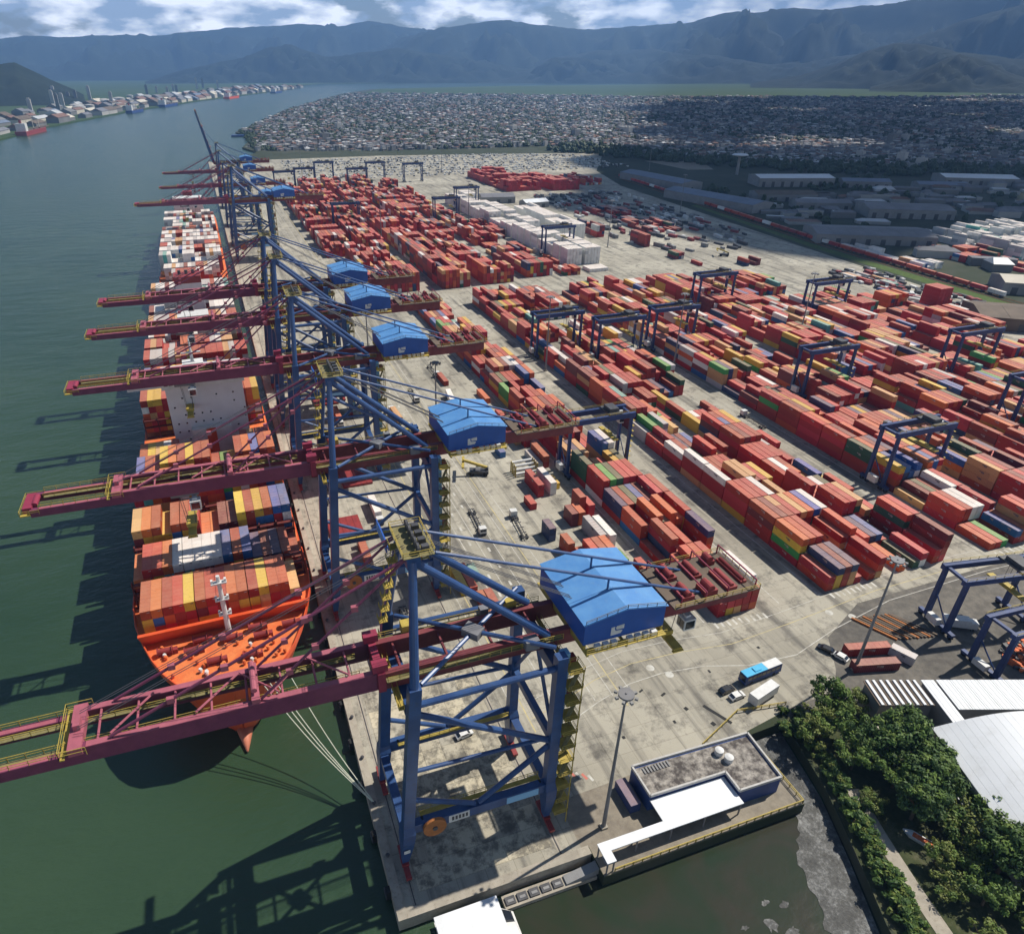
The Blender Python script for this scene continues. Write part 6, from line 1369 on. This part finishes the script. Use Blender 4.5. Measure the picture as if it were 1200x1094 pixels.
# trees of the town and the dark wood in front of it
MT['grove'] = leaf_mat('grove_leaves', (.014, .03, .01), (.035, .06, .018))
ICO_V = []; 
def blob(V, F, x, y, z, r, h, rr):
    k = len(V); n = 6
    V.append((x, y, z + h)); 
    for lv, (rz_, zz_) in enumerate(((.62, .78), (1.0, .4), (.75, .05))):
        for i in range(n):
            a = 6.283 * (i + .5 * lv) / n; q = rr.uniform(.7, 1.25); V.append((x + r * rz_ * q * math.cos(a), y + r * rz_ * q * math.sin(a), z + h * zz_ * rr.uniform(.85, 1.15)))
    for i in range(n): F.append((k, k + 1 + i, k + 1 + (i + 1) % n))
    for lv in range(2):
        o1, o2 = k + 1 + lv * n, k + 1 + (lv + 1) * n
        for i in range(n): F.append((o1 + i, o2 + i, o2 + (i + 1) % n)); F.append((o1 + i, o2 + (i + 1) % n, o1 + (i + 1) % n))
V = []; F = []
cnt = 0; tries = 0
while cnt < 15000 and tries < 110000:
    tries += 1; f = rr.random() ** 1.1; v = 98 + f * 112; u = rr.uniform(230, 1260); r = _rt * (u - 535) / 814 + _yc * (v - 547) / 814 + _zc; k = -CAM[2] / r[2]; x, y = CAM[0] + r[0] * k, CAM[1] + r[1] * k
    if not inpoly(x, y, TOWN): continue
    nz = mnoise.noise(Vector((x / 260, y / 260, 3.3)))
    if nz < -.3 + rr.random() * .35: continue
    g_ = 1 + max(0, math.hypot(x, y) - 1500) / 3500; blob(V, F, x, y, 0, rr.uniform(3, 6) * g_, rr.uniform(5, 10), rr); cnt += 1
o = MB().add(V, F).build('town_trees', MT['grove'], smooth=False); tag(o, 'trees scattered through the town as dark green clumps', 'trees', kind='stuff')
V = []; F = []
WOOD = [(610, 1240), (730, 1330), (800, 1050), (900, 905), (1150, 770), (1400, 670), (1380, 600), (1000, 730), (860, 800), (790, 900), (700, 1060)]
for k in range(2600):
    x, y = rr.uniform(600, 1400), rr.uniform(600, 1330)
    if not inpoly(x, y, WOOD): continue
    blob(V, F, x, y, 0, rr.uniform(4, 8), rr.uniform(7, 14), rr)
for k in range(700):
    x, y = rr.uniform(560, 1500), rr.uniform(420, 760)
    if mnoise.noise(Vector((x / 90, y / 90, 7))) < .12 or (600 < x < 710 and y < 470): continue
    blob(V, F, x, y, 0, rr.uniform(3, 6), rr.uniform(5, 10), rr)
for k in range(500):
    t_ = rr.random(); x, y = 70 + 60 * rr.random(), 1420 + 500 * t_; blob(V, F, x + 20, y, 0, rr.uniform(3, 6), rr.uniform(4, 7), rr)
o = MB().add(V, F).build('dark_wood', MT['grove']); tag(o, 'dark belt of wood between the warehouses and the town', 'wood', kind='stuff')
# low buildings and yards between warehouses and town
mb = MB()
for k in range(420):
    x, y = rr.uniform(540, 1500), rr.uniform(300, 640)
    if 590 < x < 720 and y < 470 or (500 < x < 640 and 380 < y < 480) or (640 < x < 760 and 460 < y < 580): continue
    house_into(mb, x, y, rr.uniform(8, 34), rr.uniform(6, 16), rr.choice([3, 4, 6]), R(-28) + rr.uniform(-.1, .1), rr.choice([0, 1, 1]), rr.choice([2, 3, 3, 3, 4]), rr.random() < .5)
o = mb.build('low_buildings', HM); tag(o, 'mass of low workshops behind the railway and warehouses', 'buildings', kind='stuff')
# street grid and a few taller blocks
MT['street'] = mat('street_asphalt', (.17, .165, .16), .9, .3, .02, coords='World')
st_ = MB(); ca, sa = math.cos(R(24)), math.sin(R(24))
def town_line(p0, p1):
    n = 220; run = None
    for k in range(n + 1):
        f = k / n; x, y = p0[0] + (p1[0] - p0[0]) * f, p0[1] + (p1[1] - p0[1]) * f; ok = inpoly(x, y, TOWN)
        if ok and run is None: run = (x, y)
        if (not ok or k == n) and run is not None:
            if math.hypot(x - run[0], y - run[1]) > 60: st_.beam((run[0], run[1], .12), (x, y, .12), 6.0, .1)
            run = None
def G(xx, yy): return (xx * ca - yy * sa, xx * sa + yy * ca)
for k in range(-20, 110): town_line(G(k * 62 + 4.5, -2500), G(k * 62 + 4.5, 4500))
for k in range(-20, 45): town_line(G(-600, k * 96 + 4.5), G(6400, k * 96 + 4.5))
struct(st_, 'town_streets', MT['street'])
for k in range(22):
    y, x = houses[int(rr.random() ** 1.2 * 9000)]; h = rr.uniform(10, 20); m_ = MB().cbox(0, 0, 0, rr.uniform(12, 18), rr.uniform(10, 14), h); m_.cbox(0, 0, h, 5, 4, 3)
    o = m_.build('apartment_block', MT['h_white'] if k % 3 else MT['h_grey'], loc=(x, y, 0), rz=R(24)); tag(o, 'taller %s apartment block standing among the small town houses' % ('pale' if k % 3 else 'grey'), 'apartment block', '%s apartment blocks in the town' % ('pale' if k % 3 else 'grey'))
sr_ = MB(); sr_.beam((1480, 1900, .3), (2520, 3180, .3), 22, .2); struct(sr_, 'town_road', MT['line_white'])

# ------------------------------------------------------------------ opposite shore: port sheds, tanks, towers and ships
rr = random.Random(4)
SH = [(-426, 1850), (-390, 2243), (-209, 3080), (55, 3979), (450, 5100), (900, 6350)]
n_ = 0
for i, (a, q) in enumerate(zip(SH, SH[1:])):
    L = math.hypot(q[0] - a[0], q[1] - a[1]); k = 40; ang = math.atan2(q[1] - a[1], q[0] - a[0]); nx, ny = -math.sin(ang), math.cos(ang)
    while k < L - 40:
        for row in range(4):
            g_ = 1 + a[1] / 7000; l = rr.uniform(24, 70) * g_; wd = rr.uniform(14, 30) * g_; h = rr.uniform(4, 11) * g_
            d = 30 + row * 62 * g_ + rr.uniform(0, 22); x, y = a[0] + (q[0] - a[0]) * k / L + nx * d, a[1] + (q[1] - a[1]) * k / L + ny * d
            if not inview(x, y, 0, 30): continue
            col = rr.choice(['h_pale', 'wall_cream', 'h_grey', 'roof_blue', 'h_tile', 'roof_grey', 'roof_grey', 'h_tile', 'roof_brown', 'roof_brown'])
            r = empty('port_shed', (x, y, 0), ang); l2, w2 = l / 2, wd / 2
            MB().add([(-l2, -w2, 0), (l2, -w2, 0), (l2, w2, 0), (-l2, w2, 0), (-l2, -w2, h), (l2, -w2, h), (l2, w2, h), (-l2, w2, h)], [(0, 1, 5, 4), (1, 2, 6, 5), (2, 3, 7, 6), (3, 0, 4, 7)]).build('wall', MT[rr.choice(['h_white', 'h_grey', 'wall_cream'])], r)
            MB().add([(-l2 - 1, -w2 - 1, h), (l2 + 1, -w2 - 1, h), (l2 + 1, w2 + 1, h), (-l2 - 1, w2 + 1, h), (-l2, 0, h + wd * .25), (l2, 0, h + wd * .25)], [(0, 1, 5, 4), (2, 3, 4, 5), (1, 2, 5), (3, 0, 4)]).build('roof', MT[col], r)
            cn_ = {'h_pale': 'pale metal', 'wall_cream': 'cream', 'h_grey': 'grey', 'roof_blue': 'slate blue', 'h_tile': 'tiled', 'roof_white': 'white', 'roof_grey': 'dark grey', 'roof_brown': 'dark brown'}[col]
            tag(r, 'port shed with %s roof on the opposite shore' % cn_, 'shed', 'opposite shore sheds with %s roof' % cn_)
        k += rr.uniform(52, 100) * (1 + a[1] / 5000)
for k in range(26):
    i = rr.randint(0, 4); f = rr.random(); a, q = SH[i], SH[i + 1]; x, y = a[0] + (q[0] - a[0]) * f - rr.uniform(120, 420) * (1 + a[1] / 6000), a[1] + (q[1] - a[1]) * f + rr.uniform(50, 300)
    if not inview(x, y, 0, 20): continue
    g_ = 1 + a[1] / 7000; h = rr.uniform(22, 44) * g_; r = MB().cbox(0, 0, 0, 9 * g_, 11 * g_, h); r.cbox(0, 0, h, 6 * g_, 6 * g_, 4).build('tower_block', MT['h_white'] if k % 3 else MT['h_grey'], loc=(x, y, 0)); o = bpy.data.objects[-1]
    tag([o_ for o_ in COL.objects if o_.name.startswith('tower_block')][-1], 'tall pale tower block rising behind the opposite shore', 'tower', 'towers behind the opposite shore')
sil = empty('silo_tower', (-492, 2120, 0)); MB().cbox(0, 0, 0, 26, 20, 46).build('body', MT['h_pale'], sil); MB().cbox(0, 0, 46, 10, 20, 6).build('head_house', MT['h_white'], sil); tag(sil, 'square grey silo tower on the opposite shore below the dark hill', 'silo')
for k in range(12):
    x, y = -330 - rr.uniform(0, 160) + k * 18, 3000 + k * 130 + rr.uniform(-60, 60); rad = rr.uniform(14, 26)
    o = MB().tube((0, 0, 0), (0, 0, rad * .8), rad, 20).tube((0, 0, rad * .8), (0, 0, rad * .95), rad, 20, rad * .3).build('storage_tank', MT['h_white'], loc=(x, y, 0)); tag(o, 'round white storage tank on the opposite shore', 'tank', 'tanks on the opposite shore')
def far_ship(x, y, l, rz, hc, lab):
    s = empty('cargo_ship', (x, y, -3), rz); l2 = l / 2; b2 = l * .075
    MB().loft([[(-b2, -l2, -2), (b2, -l2, -2), (b2, -l2, 9), (-b2, -l2, 9)], [(-b2, l2 * .7, -2), (b2, l2 * .7, -2), (b2, l2 * .75, 9), (-b2, l2 * .75, 9)], [(-.4, l2 * .92, -2), (.4, l2 * .92, -2), (.4, l2, 11), (-.4, l2, 11)]]).build('hull', hc, s)
    MB().box(-b2 * .85, -l2 * .9, 9, b2 * .85, -l2 * .72, 26).build('superstructure', MT['white'], s)
    MB().box(-b2 * .2, -l2 * .84, 26, b2 * .2, -l2 * .8, 33).build('funnel', MT['red_steel'], s)
    for k in range(4): MB().box(-b2 * .7, -l2 * .6 + k * l * .27 * .9, 9, b2 * .7, -l2 * .6 + k * l * .27 * .9 + l * .18, 11).build('hatch', MT['roof_brown'], s); 
    for k in range(3): MB().tube((0, -l2 * .35 + k * l * .25, 9), (0, -l2 * .35 + k * l * .25, 30), 1.2, 8, .6).build('deck_crane', MT['wall_cream'], s)
    tag(s, lab, 'ship', 'ships moored at the opposite shore')
far_ship(-392, 2060, 170, R(-8), MT['red_steel'], 'small red cargo ship moored below the silo tower')
far_ship(-205, 2960, 150, R(-14), MT['navy'], 'dark cargo ship moored at the opposite quay')
far_ship(-100, 3420, 200, R(-16), MT['navy'], 'long dark cargo ship farther up the opposite quay')
far_ship(200, 4250, 210, R(-19), MT['hull_red'], 'red cargo ship far up the river')
far_ship(520, 5080, 220, R(-19), MT['navy'], 'far cargo ship at the bend of the river')
o = MB().box(-70, -9, 0, 70, 9, 3.6).cbox(40, 0, 3.6, 26, 12, 6).build('barge', MT['navy'], loc=(135, 1790, -3), rz=R(-6)); tag(o, 'dark barge moored off the muddy point beyond the quay', 'barge')

# ------------------------------------------------------------------ a broad cumulus over the town: its shade lies on the railway, sheds and houses
MT['cloud'] = mat('cloud_white', (.8, .8, .8), 1.0, spec=0.0)
SHADE = [(400, 620), (440, 500), (520, 440), (600, 500), (760, 500), (1500, 420), (4000, 500), (4600, 3000), (2600, 3300), (1700, 2500), (900, 1180), (620, 1010), (520, 820), (400, 700)]
rr = random.Random(15); V = []; F = []; cz = 2000.0; n_ = 0
while n_ < 620:
    big = n_ > 220
    x, y = (rr.uniform(280, 4700), rr.uniform(230, 3400)) if big else (rr.uniform(390, 1500), rr.uniform(420, 1300))
    if not inpoly(x, y, SHADE): continue
    if big and x < 1150 and y < 760: continue
    n_ += 1
    if mnoise.noise(Vector((x / 420, y / 420, 1.5))) < -.18 and x > 900: continue
    rad = rr.uniform(45, 95) if not big else rr.uniform(110, 230); zc_ = cz + rr.uniform(0, 160)
    xs_, ys_ = x + .74 * zc_, y + .15 * zc_; k = len(V); nl, nn = 7, 12
    for a in range(nl):
        ph = math.pi * (a + .5) / nl
        for q in range(nn): th_ = 6.283 * q / nn; w_ = rr.uniform(.85, 1.12); V.append((xs_ + rad * w_ * math.sin(ph) * math.cos(th_), ys_ + rad * w_ * math.sin(ph) * math.sin(th_), zc_ + rad * .55 * math.cos(ph)))
    for a in range(nl - 1):
        for q in range(nn): F.append((k + a * nn + q, k + (a + 1) * nn + q, k + (a + 1) * nn + (q + 1) % nn, k + a * nn + (q + 1) % nn))
    F.append(tuple(k + q for q in range(nn))); F.append(tuple(k + (nl - 1) * nn + q for q in range(nn - 1, -1, -1)))
o = MB().add(V, F).build('cloud', MT['cloud'], smooth=True); o['kind'] = 'structure'

# ------------------------------------------------------------------ haze
mb = MB().box(-9000, -420, -9, 15500, 15500, 1500)
hz = mb.build('haze', []) if False else None
me = bpy.data.meshes.new('haze'); me.from_pydata(mb.v, [], mb.f); hz = bpy.data.objects.new('haze', me); COL.objects.link(hz); hz['kind'] = 'stuff'
m = bpy.data.materials.new('haze'); m.use_nodes = True; t = m.node_tree; t.nodes.clear(); pv = N(t, 'ShaderNodeVolumePrincipled'); pv.inputs['Color'].default_value = (.27, .52, 1.0, 1); pv.inputs['Density'].default_value = 7.8e-5; pv.inputs['Anisotropy'].default_value = .1
ou = N(t, 'ShaderNodeOutputMaterial'); t.links.new(pv.outputs[0], ou.inputs['Volume']); me.materials.append(m)
